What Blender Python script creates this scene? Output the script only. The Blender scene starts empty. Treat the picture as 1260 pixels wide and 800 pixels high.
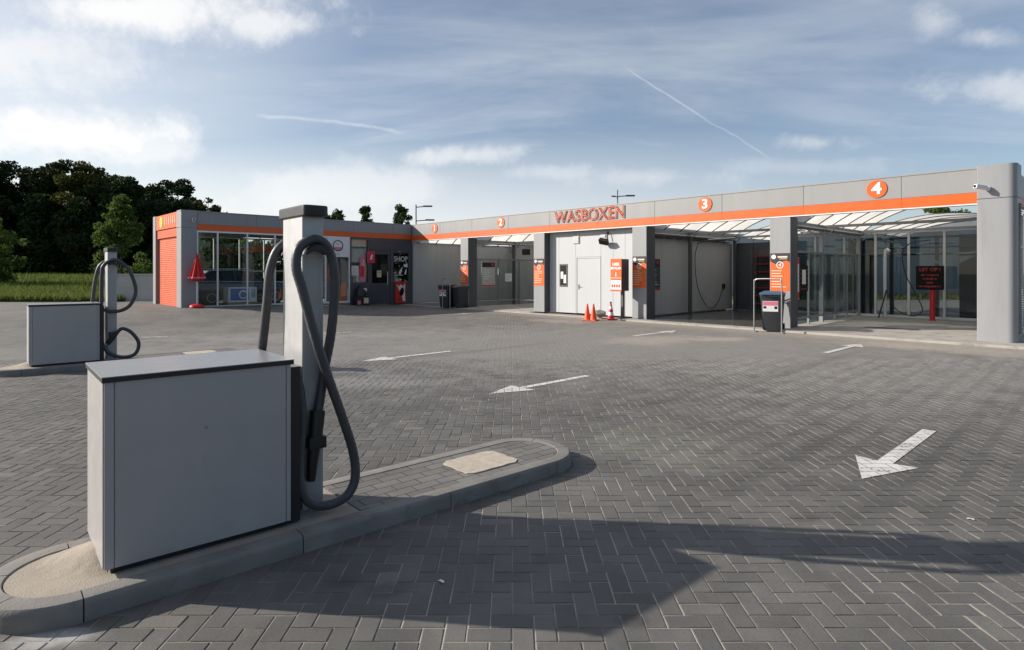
import bpy, bmesh, math, random
import numpy as np
from mathutils import Vector, Matrix, noise as mnoise

random.seed(7)
rng = np.random.default_rng(11)
scene = bpy.context.scene
COL = scene.collection
R = math.radians

# ------------------------------------------------------------------ frames
# World: X runs along the long washing wing, Y away from the forecourt, Z up.
ANG = R(46.6)
CA, SA = math.cos(ANG), math.sin(ANG)


def W(x, d, z=0.0):
    """forecourt coordinates (x right, d ahead of the viewpoint) -> world"""
    x += 5.0
    d -= 30.0
    return Vector((x * CA - d * SA, x * SA + d * CA, z))


def sstep(a, b, v):
    t = max(0.0, min(1.0, (v - a) / (b - a)))
    return t * t * (3 - 2 * t)


def gz(X, Y):
    """the lot rises slightly towards the tunnel end"""
    return 0.25 * sstep(6, 0, X) * sstep(-0.5, -8.0, Y)


# ------------------------------------------------------------------ materials
def math_n(nt, op, a, b=None, c=None, clamp=False):
    n = nt.nodes.new('ShaderNodeMath')
    n.operation = op
    n.use_clamp = clamp
    for i, v in enumerate((a, b, c)):
        if v is None:
            continue
        if isinstance(v, (int, float)):
            n.inputs[i].default_value = v
        else:
            nt.links.new(v, n.inputs[i])
    return n.outputs[0]


def mix_c(nt, fac, a, b, mode='MIX'):
    n = nt.nodes.new('ShaderNodeMix')
    n.data_type = 'RGBA'
    n.blend_type = mode
    for idx, v in ((0, fac), (6, a), (7, b)):
        if isinstance(v, (int, float)):
            n.inputs[idx].default_value = v
        elif isinstance(v, tuple):
            n.inputs[idx].default_value = (*v[:3], 1)
        else:
            nt.links.new(v, n.inputs[idx])
    return n.outputs[2]


def mix_f(nt, fac, a, b):
    n = nt.nodes.new('ShaderNodeMix')
    n.data_type = 'FLOAT'
    for idx, v in ((0, fac), (2, a), (3, b)):
        if isinstance(v, (int, float)):
            n.inputs[idx].default_value = v
        else:
            nt.links.new(v, n.inputs[idx])
    return n.outputs[0]


def maprange(nt, v, a, b, c=0.0, d=1.0, smooth=True):
    n = nt.nodes.new('ShaderNodeMapRange')
    if smooth:
        n.interpolation_type = 'SMOOTHSTEP'
    nt.links.new(v, n.inputs[0])
    for i, x in enumerate((a, b, c, d)):
        n.inputs[i + 1].default_value = x
    return n.outputs[0]


def noise_n(nt, vec, scale, detail=4, rough=.55, dist=0.0):
    n = nt.nodes.new('ShaderNodeTexNoise')
    n.inputs['Scale'].default_value = scale
    n.inputs['Detail'].default_value = detail
    n.inputs['Roughness'].default_value = rough
    n.inputs['Distortion'].default_value = dist
    if vec is not None:
        nt.links.new(vec, n.inputs['Vector'])
    return n.outputs[0]


def new_mat(name):
    m = bpy.data.materials.new(name)
    m.use_nodes = True
    nt = m.node_tree
    b = nt.nodes['Principled BSDF']
    return m, nt, b


def setc(nt, sock, v):
    if isinstance(v, tuple):
        sock.default_value = (*v[:3], 1)
    elif isinstance(v, (int, float)):
        sock.default_value = v
    else:
        nt.links.new(v, sock)


def M(name, color, rough=.5, metal=0.0, var=.10, scale=3.0, bump=0.0, bscale=60, dirt=0.0, dirtc=(.16, .13, .10), stretch=(1, 1, 1), spec=.5):
    m, nt, b = new_mat(name)
    tc = nt.nodes.new('ShaderNodeTexCoord').outputs['Object']
    if stretch != (1, 1, 1):
        mp = nt.nodes.new('ShaderNodeMapping')
        nt.links.new(tc, mp.inputs[0])
        mp.inputs['Scale'].default_value = stretch
        tcs = mp.outputs[0]
    else:
        tcs = tc
    n = noise_n(nt, tcs, scale, 6)
    k = maprange(nt, n, .25, .75, 1 - var, 1 + var, False)
    c = mix_c(nt, 1.0, color, k, 'MULTIPLY')
    if dirt:
        dn = noise_n(nt, tcs, scale * 2.3, 8, .65)
        df = maprange(nt, dn, .5, .78, 0, dirt)
        c = mix_c(nt, df, c, dirtc)
    setc(nt, b.inputs['Base Color'], c)
    rn = noise_n(nt, tc, scale * 4, 4)
    setc(nt, b.inputs['Roughness'], maprange(nt, rn, .2, .8, max(.02, rough - .08), min(1, rough + .08), False))
    b.inputs['Metallic'].default_value = metal
    b.inputs['Specular IOR Level'].default_value = spec
    if bump:
        bn = nt.nodes.new('ShaderNodeBump')
        bn.inputs['Distance'].default_value = bump
        bn.inputs['Strength'].default_value = 1
        setc(nt, bn.inputs['Height'], noise_n(nt, tc, bscale, 5, .6))
        nt.links.new(bn.outputs[0], b.inputs['Normal'])
    return m


def brick_material(name, unit=.1, base=(.130, .124, .115), spots=(), island=False, solid=False):
    m, nt, b = new_mat(name)
    P = nt.nodes.new('ShaderNodeTexCoord').outputs['Object']
    # slight wobble so that courses are not ruler straight
    wob = nt.nodes.new('ShaderNodeTexNoise')
    wob.inputs['Scale'].default_value = .9
    wob.inputs['Detail'].default_value = 2
    nt.links.new(P, wob.inputs['Vector'])
    vm = nt.nodes.new('ShaderNodeVectorMath'); vm.operation = 'SUBTRACT'
    nt.links.new(wob.outputs['Color'], vm.inputs[0]); vm.inputs[1].default_value = (.5, .5, .5)
    vs = nt.nodes.new('ShaderNodeVectorMath'); vs.operation = 'SCALE'
    nt.links.new(vm.outputs[0], vs.inputs[0]); vs.inputs['Scale'].default_value = .012 if island else 0.0
    va = nt.nodes.new('ShaderNodeVectorMath'); va.operation = 'ADD'
    nt.links.new(P, va.inputs[0]); nt.links.new(vs.outputs[0], va.inputs[1])
    sp = nt.nodes.new('ShaderNodeSeparateXYZ'); nt.links.new(va.outputs[0], sp.inputs[0])
    x = math_n(nt, 'DIVIDE', sp.outputs[0], unit)
    y = math_n(nt, 'DIVIDE', sp.outputs[1], unit)
    i = math_n(nt, 'FLOOR', x); j = math_n(nt, 'FLOOR', y)
    fx = math_n(nt, 'SUBTRACT', x, i); fy = math_n(nt, 'SUBTRACT', y, j)
    if island:      # stretcher courses: rows of 2:1 bricks, alternate rows shifted
        k = math_n(nt, 'FLOORED_MODULO', math_n(nt, 'ADD', i, j), 2)
        u = math_n(nt, 'ADD', fx, k); v = fy
        idx, idy = math_n(nt, 'SUBTRACT', i, k), j
        isv = None
    else:
        k = math_n(nt, 'FLOORED_MODULO', math_n(nt, 'SUBTRACT', i, j), 4)
        isv = math_n(nt, 'GREATER_THAN', k, 1.5)
        isk2 = math_n(nt, 'COMPARE', k, 2, .1)
        uh = math_n(nt, 'ADD', fx, k); uv = math_n(nt, 'ADD', fy, isk2)
        u = mix_f(nt, isv, uh, uv); v = mix_f(nt, isv, fy, fx)
        idx = mix_f(nt, isv, math_n(nt, 'SUBTRACT', i, k), math_n(nt, 'ADD', i, .37))
        idy = mix_f(nt, isv, j, math_n(nt, 'SUBTRACT', j, isk2))
    du = math_n(nt, 'MINIMUM', u, math_n(nt, 'SUBTRACT', 2, u))
    dv = math_n(nt, 'MINIMUM', v, math_n(nt, 'SUBTRACT', 1, v))
    dist = math_n(nt, 'MINIMUM', du, dv)
    cid = nt.nodes.new('ShaderNodeCombineXYZ')
    nt.links.new(idx, cid.inputs[0]); nt.links.new(idy, cid.inputs[1])
    wn = nt.nodes.new('ShaderNodeTexWhiteNoise'); wn.noise_dimensions = '3D'
    nt.links.new(cid.outputs[0], wn.inputs['Vector'])
    rnd = wn.outputs['Value']
    # ragged joint edge
    en = noise_n(nt, P, 42, 3, .6)
    dist2 = math_n(nt, 'ADD', dist, math_n(nt, 'MULTIPLY', math_n(nt, 'SUBTRACT', en, .5), .045))
    jn = noise_n(nt, P, 2.2, 4, .6)
    jw = maprange(nt, jn, .3, .7, .030, .046)
    joint = math_n(nt, 'SUBTRACT', 1, math_n(nt, 'DIVIDE', math_n(nt, 'SUBTRACT', dist2, math_n(nt, 'MULTIPLY', jw, .55)), jw, clamp=True), clamp=True)
    if solid:
        joint = 0.0
    # brick colour
    big = noise_n(nt, P, .32, 7, .6)
    mid = noise_n(nt, P, 2.6, 7, .65)
    fine = noise_n(nt, P, 190, 3, .7)
    kk = math_n(nt, 'MULTIPLY', maprange(nt, rnd, 0, 1, .87, 1.13, False), maprange(nt, big, .3, .7, .84, 1.14))
    kk = math_n(nt, 'MULTIPLY', kk, maprange(nt, mid, .25, .75, .86, 1.13))
    kk = math_n(nt, 'MULTIPLY', kk, maprange(nt, fine, .2, .8, .82, 1.18))
    col = mix_c(nt, 1.0, base, kk, 'MULTIPLY')
    warm = math_n(nt, 'GREATER_THAN', wn.outputs['Color'], .9)
    col = mix_c(nt, math_n(nt, 'MULTIPLY', warm, .25), col, (.25, .22, .185))
    sandvar = noise_n(nt, P, 1.1, 5, .6)
    jcol = mix_c(nt, maprange(nt, sandvar, .38, .62), (.46, .415, .345), (.20, .18, .145))
    jcol = mix_c(nt, maprange(nt, noise_n(nt, P, 260, 2), .3, .7), jcol, mix_c(nt, 1.0, jcol, (.7, .7, .7), 'MULTIPLY'))
    if solid:
        # soft worn rim and a little sand caught on the arris
        rim = math_n(nt, 'MULTIPLY', maprange(nt, dist2, .12, .02), maprange(nt, noise_n(nt, P, 6, 4, .6), .45, .7, 0, .4))
        col = mix_c(nt, rim, col, (.24, .215, .18))
    else:
        col = mix_c(nt, joint, col, (.06, .055, .048) if island else jcol)  # island joints: shade in the gaps put into the colour
    # broad pale patches, stains, sand drifts and tyre dirt with a shape of their own
    sp0 = nt.nodes.new('ShaderNodeSeparateXYZ'); nt.links.new(P, sp0.inputs[0])
    px, py = sp0.outputs[0], sp0.outputs[1]
    sn = noise_n(nt, P, 1.7, 6, .65)
    sfine = noise_n(nt, P, 9, 6, .7)
    for (cx, cy, rx, ry, rot, c, st) in spots:
        dx = math_n(nt, 'SUBTRACT', px, cx); dy = math_n(nt, 'SUBTRACT', py, cy)
        cr, sr = math.cos(R(rot)), math.sin(R(rot))
        a = math_n(nt, 'ADD', math_n(nt, 'MULTIPLY', dx, cr / rx), math_n(nt, 'MULTIPLY', dy, sr / rx))
        bb = math_n(nt, 'ADD', math_n(nt, 'MULTIPLY', dx, -sr / ry), math_n(nt, 'MULTIPLY', dy, cr / ry))
        dd = math_n(nt, 'SQRT', math_n(nt, 'ADD', math_n(nt, 'MULTIPLY', a, a), math_n(nt, 'MULTIPLY', bb, bb)))
        dd = math_n(nt, 'ADD', dd, math_n(nt, 'MULTIPLY', math_n(nt, 'SUBTRACT', sn, .5), 1.5))
        f = maprange(nt, dd, 1.0, .25, 0, st)
        f = math_n(nt, 'MULTIPLY', f, maprange(nt, sfine, .3, .62, .45, 1.0))
        col = mix_c(nt, f, col, c)
    if not island:
        yw = math_n(nt, 'ADD', math_n(nt, 'MULTIPLY', px, SA), math_n(nt, 'MULTIPLY', py, CA))
        xw = math_n(nt, 'SUBTRACT', math_n(nt, 'MULTIPLY', px, CA), math_n(nt, 'MULTIPLY', py, SA))
        y0 = 5 * SA - 30 * CA
        yy = math_n(nt, 'ADD', math_n(nt, 'ADD', yw, y0), math_n(nt, 'MULTIPLY', math_n(nt, 'SUBTRACT', sn, .5), 2.2))
        f = maprange(nt, yy, -2.3, -.7, 0, .62)
        x0 = 5 * CA + 30 * SA
        f = math_n(nt, 'MULTIPLY', f, maprange(nt, math_n(nt, 'ADD', xw, x0), 4.0, 11.0))
        f = math_n(nt, 'MULTIPLY', f, maprange(nt, sfine, .3, .6, .35, 1.0))
        col = mix_c(nt, f, col, (.40, .355, .295))
    setc(nt, b.inputs['Base Color'], col)
    setc(nt, b.inputs['Roughness'], maprange(nt, mid, .2, .8, .62, .86, False))
    b.inputs['Specular IOR Level'].default_value = .35
    # relief
    if solid:
        h = math_n(nt, 'MULTIPLY', noise_n(nt, P, 35, 5, .6), .55)
    else:
        h = math_n(nt, 'MULTIPLY', maprange(nt, dist2, .0, .075), 1.0)
        h = math_n(nt, 'ADD', h, math_n(nt, 'MULTIPLY', rnd, .25))
    h = math_n(nt, 'ADD', h, math_n(nt, 'MULTIPLY', fine, .16))
    bn = nt.nodes.new('ShaderNodeBump')
    bn.inputs['Distance'].default_value = .0028
    bn.inputs['Strength'].default_value = .9
    nt.links.new(h, bn.inputs['Height'])
    nt.links.new(bn.outputs[0], b.inputs['Normal'])
    return m


def glass_material(name, tint, refl=1.0, rough=.02):
    m = bpy.data.materials.new(name); m.use_nodes = True
    nt = m.node_tree; nt.nodes.clear()
    out = nt.nodes.new('ShaderNodeOutputMaterial')
    tr = nt.nodes.new('ShaderNodeBsdfTransparent'); tr.inputs[0].default_value = (*tint, 1)
    gl = nt.nodes.new('ShaderNodeBsdfGlossy'); gl.inputs['Roughness'].default_value = rough
    gl.inputs['Color'].default_value = (refl, refl, refl, 1)
    fr = nt.nodes.new('ShaderNodeFresnel')
    nt.links.new(mix_f(nt, nt.nodes.new('ShaderNodeNewGeometry').outputs['Backfacing'], 1.5, 1 / 1.5), fr.inputs[0])
    mx = nt.nodes.new('ShaderNodeMixShader')
    nt.links.new(fr.outputs[0], mx.inputs[0]); nt.links.new(tr.outputs[0], mx.inputs[1]); nt.links.new(gl.outputs[0], mx.inputs[2])
    nt.links.new(mx.outputs[0], out.inputs[0])
    return m


def translucent_material(name, color, amount=.5):
    m, nt, b = new_mat(name)
    tc = nt.nodes.new('ShaderNodeTexCoord').outputs['Object']
    n = noise_n(nt, tc, 1.2, 5)
    c = mix_c(nt, maprange(nt, n, .3, .7), color, tuple(k * .8 for k in color))
    setc(nt, b.inputs['Base Color'], c)
    b.inputs['Roughness'].default_value = .4
    t = nt.nodes.new('ShaderNodeBsdfTranslucent'); setc(nt, t.inputs[0], c)
    mx = nt.nodes.new('ShaderNodeMixShader'); mx.inputs[0].default_value = amount
    nt.links.new(b.outputs[0], mx.inputs[1]); nt.links.new(t.outputs[0], mx.inputs[2])
    nt.links.new(mx.outputs[0], nt.nodes['Material Output'].inputs[0])
    return m


def leaf_material(name, c1, c2, tr=.3):
    m, nt, b = new_mat(name)
    geo = nt.nodes.new('ShaderNodeNewGeometry')
    oi = nt.nodes.new('ShaderNodeObjectInfo')
    f = math_n(nt, 'ADD', math_n(nt, 'MULTIPLY', geo.outputs['Random Per Island'], .75), math_n(nt, 'MULTIPLY', oi.outputs['Random'], .25))
    c = mix_c(nt, f, c1, c2)
    setc(nt, b.inputs['Base Color'], c)
    b.inputs['Roughness'].default_value = .7
    b.inputs['Specular IOR Level'].default_value = .12
    t = nt.nodes.new('ShaderNodeBsdfTranslucent'); setc(nt, t.inputs[0], c)
    mx = nt.nodes.new('ShaderNodeMixShader'); mx.inputs[0].default_value = tr
    nt.links.new(b.outputs[0], mx.inputs[1]); nt.links.new(t.outputs[0], mx.inputs[2])
    nt.links.new(mx.outputs[0], nt.nodes['Material Output'].inputs[0])
    return m


SPOTS = [
    (2.5, 13.5, 13.0, 7.0, 0, (.26, .25, .23), .72),  # broad ellipses that make the middle distance of the paving paler
    (7.0, 9.5, 6.0, 2.8, 30, (.23, .22, .205), .55),
    (-7.0, 11.5, 6.0, 3.5, 0, (.225, .215, .20), .50),
    # cx, d, rx, rd, rot, colour, strength   (forecourt coordinates)
    (1.35, 5.55, .95, 1.0, 0, (.26, .26, .20), .32),
    (-.62, 3.02, .20, .12, 20, (.05, .048, .045), .6),
    (-.85, 3.1, .14, .10, 0, (.05, .048, .045), .55),
    (.75, 5.0, .42, .30, 40, (.09, .085, .075), .6),
    (3.3, 14.2, 1.9, 1.2, 30, (.40, .355, .29), .6),
    (5.0, 14.4, .9, .7, 0, (.42, .37, .30), .6),
    (9.0, 12.4, 2.4, .9, -44, (.40, .35, .29), .55),
    (8.4, 13.2, 1.0, .7, 0, (.40, .34, .27), .5),
    (-3.0, 8.6, 3.2, .7, 10, (.29, .28, .265), .45),
    (-5.5, 15.0, 5.0, 1.3, 12, (.29, .28, .265), .4),
    (-4.5, 10.4, 1.2, .35, 8, (.10, .098, .09), .4),
    (-2.0, 2.62, .24, .10, 10, (.46, .45, .43), .75),
    (1.6, 8.0, 2.0, .5, 44, (.12, .117, .11), .35),
    (-9.5, 7.6, 3.0, .5, 10, (.28, .27, .255), .4),
    (.55, 2.75, .10, .08, 0, (.04, .038, .036), .6), (1.9, 3.9, .16, .10, 20, (.05, .048, .045), .5), (2.9, 3.3, .09, .09, 0, (.045, .042, .04), .6),
    (-.2, 6.3, .22, .14, 30, (.055, .053, .05), .5), (3.2, 7.2, .3, .2, 0, (.06, .058, .054), .5), (.6, 9.0, .35, .25, 10, (.06, .058, .054), .45),
    (2.4, 5.2, 3.2, .16, 41, (.06, .058, .055), .42), (3.3, 4.9, 3.0, .15, 43, (.06, .058, .055), .38), (-1.5, 11.5, 5.0, .25, 42, (.09, .087, .08), .4), (5.0, 10.2, 4.5, .25, 44, (.09, .087, .08), .4),
    (-3.9, 22.8, 2.6, 1.0, -44, (.14, .13, .12), .45),
    (1.5, 19.6, 1.8, .9, -44, (.40, .35, .29), .5),
]
MT = {}
MT['brick'] = brick_material('grey_concrete_pavers', .1, spots=SPOTS)
MT['paver'] = brick_material('grey_concrete_paver_face', .1, base=(.120, .115, .107), spots=SPOTS, solid=True)
MT['island_brick'] = brick_material('island_pavers', .1, base=(.165, .158, .146), island=True)  # paler brick tone stands in for sunlight on the island
MT['soil'] = M('soil_and_turf', (.085, .10, .045), .95, var=.35, scale=.35, bump=.03, bscale=8)
MT['concrete'] = M('bay_concrete', (.36, .335, .30), .75, var=.18, scale=1.3, bump=.002, bscale=40, dirt=.85, dirtc=(.10, .095, .085))
MT['wet'] = M('wet_bay_concrete', (.10, .098, .092), .22, var=.35, scale=.9, bump=.001, bscale=18)
MT['kerb'] = M('kerb_concrete', (.205, .193, .175), .85, var=.24, scale=4, bump=.003, bscale=70, dirt=.75, dirtc=(.12, .11, .095))
MT['infill'] = M('sandy_mortar', (.34, .295, .24), .95, var=.14, scale=5, bump=.004, bscale=120, dirt=.45, dirtc=(.22, .19, .155))
MT['sand'] = M('sand', (.47, .41, .33), .95, var=.2, scale=14, bump=.005, bscale=140, dirt=.7, dirtc=(.25, .22, .18))
MT['paint'] = M('road_paint', (.74, .73, .70), .7, var=.08, scale=9, dirt=.8, dirtc=(.36, .35, .33))


def joint_paint(name, color, wear):
    m, nt, b = new_mat(name)
    P = nt.nodes.new('ShaderNodeNewGeometry').outputs['Position']
    o0 = W(0, 0)
    def ax(v):
        n = nt.nodes.new('ShaderNodeVectorMath'); n.operation = 'DOT_PRODUCT'
        nt.links.new(P, n.inputs[0]); n.inputs[1].default_value = v
        return math_n(nt, 'DIVIDE', math_n(nt, 'SUBTRACT', n.outputs['Value'], Vector(v).dot(o0)), .1)
    x, y = ax((CA, SA, 0)), ax((-SA, CA, 0))
    i = math_n(nt, 'FLOOR', x); j = math_n(nt, 'FLOOR', y)
    fx = math_n(nt, 'SUBTRACT', x, i); fy = math_n(nt, 'SUBTRACT', y, j)
    k = math_n(nt, 'FLOORED_MODULO', math_n(nt, 'SUBTRACT', i, j), 4)
    isv = math_n(nt, 'GREATER_THAN', k, 1.5); isk2 = math_n(nt, 'COMPARE', k, 2, .1)
    u = mix_f(nt, isv, math_n(nt, 'ADD', fx, k), math_n(nt, 'ADD', fy, isk2)); v = mix_f(nt, isv, fy, fx)
    dist = math_n(nt, 'MINIMUM', math_n(nt, 'MINIMUM', u, math_n(nt, 'SUBTRACT', 2, u)), math_n(nt, 'MINIMUM', v, math_n(nt, 'SUBTRACT', 1, v)))
    n1 = noise_n(nt, P, 28, 5, .65); n2 = noise_n(nt, P, 5, 4, .6)
    edge = math_n(nt, 'ADD', dist, math_n(nt, 'MULTIPLY', math_n(nt, 'SUBTRACT', n1, .5), .05))
    hole = math_n(nt, 'LESS_THAN', edge, .030)
    worn = math_n(nt, 'GREATER_THAN', math_n(nt, 'ADD', math_n(nt, 'MULTIPLY', n1, .7), math_n(nt, 'MULTIPLY', n2, .3)), 1 - wear)
    hole = math_n(nt, 'MAXIMUM', hole, worn)
    c = mix_c(nt, maprange(nt, n2, .35, .7), color, tuple(q * .78 for q in color))
    setc(nt, b.inputs['Base Color'], c); b.inputs['Roughness'].default_value = .75
    setc(nt, b.inputs['Alpha'], math_n(nt, 'SUBTRACT', 1, hole))
    return m


MT['paint'] = joint_paint('road_paint_over_joints', (.64, .63, .60), .41)
MT['wornpaint'] = joint_paint('worn_road_paint', (.52, .51, .48), .46)
MT['fascia'] = M('fascia_grey', (.285, .285, .285), .45, .0, var=.05, scale=.7, dirt=.4, dirtc=(.215, .21, .20), stretch=(2.2, 2.2, .22))
MT['fascia_dark'] = M('fascia_backing', (.13, .13, .13), .6)
MT['orange'] = M('signal_orange', (.74, .115, .012), .42, var=.06, scale=1.5)
MT['orange_deep'] = M('orange_steel', (.56, .080, .012), .45, var=.10, scale=1.2, dirt=.25, dirtc=(.42, .16, .08))
MT['pillar'] = M('pillar_grey', (.285, .29, .30), .45, var=.06, scale=1.2, dirt=.4, dirtc=(.21, .205, .19), stretch=(2.5, 2.5, .3))
MT['steel_dark'] = M('dark_grey_steel', (.085, .088, .092), .45, var=.12)
MT['galv'] = M('galvanised_steel', (.30, .305, .31), .42, .65, var=.14, scale=9)
MT['alu'] = M('aluminium_profile', (.72, .725, .72), .4, .1, var=.05, scale=4)
MT['white_panel'] = M('white_wall_panel', (.465, .48, .495), .5, var=.05, scale=.8, dirt=.22, dirtc=(.5, .48, .43), stretch=(1.5, 1.5, .35))
MT['white_paint'] = M('white_paint', (.80, .80, .79), .45, var=.03)
MT['panel_grey'] = M('grey_wall_panel', (.44, .44, .435), .5, var=.07, scale=.9, dirt=.3, dirtc=(.27, .26, .25), stretch=(1.5, 1.5, .3))
MT['anthracite'] = M('anthracite_panel', (.062, .072, .085), .4, var=.12, scale=2)
MT['vac_panel'] = M('cabinet_grey_laminate', (.395, .383, .378), .36, .1, var=.05, scale=2.5, bump=.00015, bscale=700, dirt=.35, dirtc=(.30, .29, .275))
MT['vac_pillar'] = M('brushed_pillar', (.46, .46, .46), .42, .25, var=.05, scale=3, dirt=.25, dirtc=(.42, .40, .36), stretch=(6, 6, .6))
MT['vac_lid'] = M('cabinet_lid', (.25, .253, .262), .33, .1, var=.07, scale=4, dirt=.3, dirtc=(.30, .29, .27))
MT['black'] = M('black_plastic', (.017, .017, .018), .42, var=.2, scale=8)
MT['hose'] = M('grey_rubber_hose', (.052, .053, .057), .48, var=.14, scale=14, dirt=.35, dirtc=(.14, .135, .125))
MT['rubber'] = M('tyre_rubber', (.02, .02, .02), .7)
MT['bin'] = M('bin_plastic', (.028, .032, .036), .45, var=.15)
MT['bin_lid'] = M('bin_lid_blue', (.045, .105, .17), .42, var=.12)
MT['red'] = M('signal_red', (.60, .022, .02), .42, var=.08)
MT['red_cloth'] = M('red_cloth', (.58, .02, .022), .8, var=.2, scale=9)
MT['cone'] = M('cone_orange', (.85, .11, .03), .45, var=.06)
MT['white'] = M('sign_white', (.80, .79, .78), .5, var=.03)
MT['dark_sign'] = M('dark_brown_print', (.035, .022, .026), .4, var=.1)
MT['sign_black'] = M('sign_black', (.008, .006, .006), .6, var=.1, spec=.2)
MT['sign_redtext'] = M('red_letters', (.42, .04, .035), .5, var=.05)
MT['pink'] = M('pink_print', (.70, .20, .30), .5, var=.05)
MT['darkred'] = M('dark_red_print', (.28, .015, .02), .4, var=.1)
MT['crimson'] = M('crimson_banner', (.62, .03, .09), .5, var=.1)
MT['yellow'] = M('yellow_print', (.85, .52, .05), .5, var=.1)
MT['cream'] = M('cream_print', (.66, .58, .42), .6, var=.1)
MT['blue'] = M('blue_print', (.025, .14, .42), .45, var=.12)
MT['paper'] = M('paper', (.72, .72, .70), .7, var=.05)
MT['blind'] = M('window_blind', (.78, .74, .62), .7, var=.06)
MT['carpaint'] = M('dark_car_paint', (.075, .08, .09), .25, .3, var=.1)
MT['wood'] = M('pallet_wood', (.38, .24, .13), .8, var=.2)
MT['blueclad'] = M('blue_grey_cladding', (.36, .395, .43), .5, var=.06, scale=.4)
MT['lowwall'] = M('low_concrete_wall', (.44, .44, .43), .75, var=.10, scale=1.5, dirt=.3, dirtc=(.28, .28, .25))
MT['lamp'] = M('lamp_post_steel', (.16, .17, .175), .45, .4)
MT['glass'] = glass_material('clear_glass', (.90, .94, .935), .6)
MT['smoke'] = glass_material('smoked_glass', (.56, .60, .62), .8)
MT['shopglass'] = glass_material('shop_glass', (.40, .43, .45), .55)
MT['carglass'] = glass_material('car_glass', (.12, .13, .14))
MT['roofsheet'] = translucent_material('translucent_roof_sheet', (.88, .86, .81), .62)
MT['gable'] = translucent_material('translucent_gable_sheet', (.95, .94, .90), .8)
MT['bark'] = M('bark', (.075, .058, .042), .9, var=.3, scale=5, bump=.01, bscale=20)
MT['leaf_wood'] = leaf_material('wood_leaves', (.014, .028, .009), (.036, .058, .017), .12)
MT['leaf_gold'] = leaf_material('golden_leaves', (.045, .058, .012), (.105, .105, .022), .22)
MT['leaf_young'] = leaf_material('young_leaves', (.055, .095, .02), (.13, .18, .045), .4)
MT['leaf_far'] = leaf_material('far_leaves', (.026, .045, .013), (.065, .095, .028), .25)
MT['grass'] = leaf_material('grass_blades', (.060, .10, .018), (.17, .20, .05), .35)
MT['lamp_glass'] = M('lamp_lens', (.6, .6, .58), .2)

# ------------------------------------------------------------------ mesh building
WM = {}


def thing(name, label, cat, loc, rz=0.0, group=None, kind=None):
    o = bpy.data.objects.new(name, None)
    COL.objects.link(o)
    o.empty_display_size = .2
    o.location = loc
    o.rotation_euler = (0, 0, rz)
    tag(o, label, cat, group, kind)
    WM[o.name] = Matrix.Translation(Vector(loc)) @ Matrix.Rotation(rz, 4, 'Z')
    return o


def tag(o, label=None, cat=None, group=None, kind=None):
    if label: o['label'] = label
    if cat: o['category'] = cat
    if group: o['group'] = group
    if kind: o['kind'] = kind
    return o


def finish(me, angle=35):
    me.shade_smooth()
    me.set_sharp_from_angle(angle=R(angle))


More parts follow.
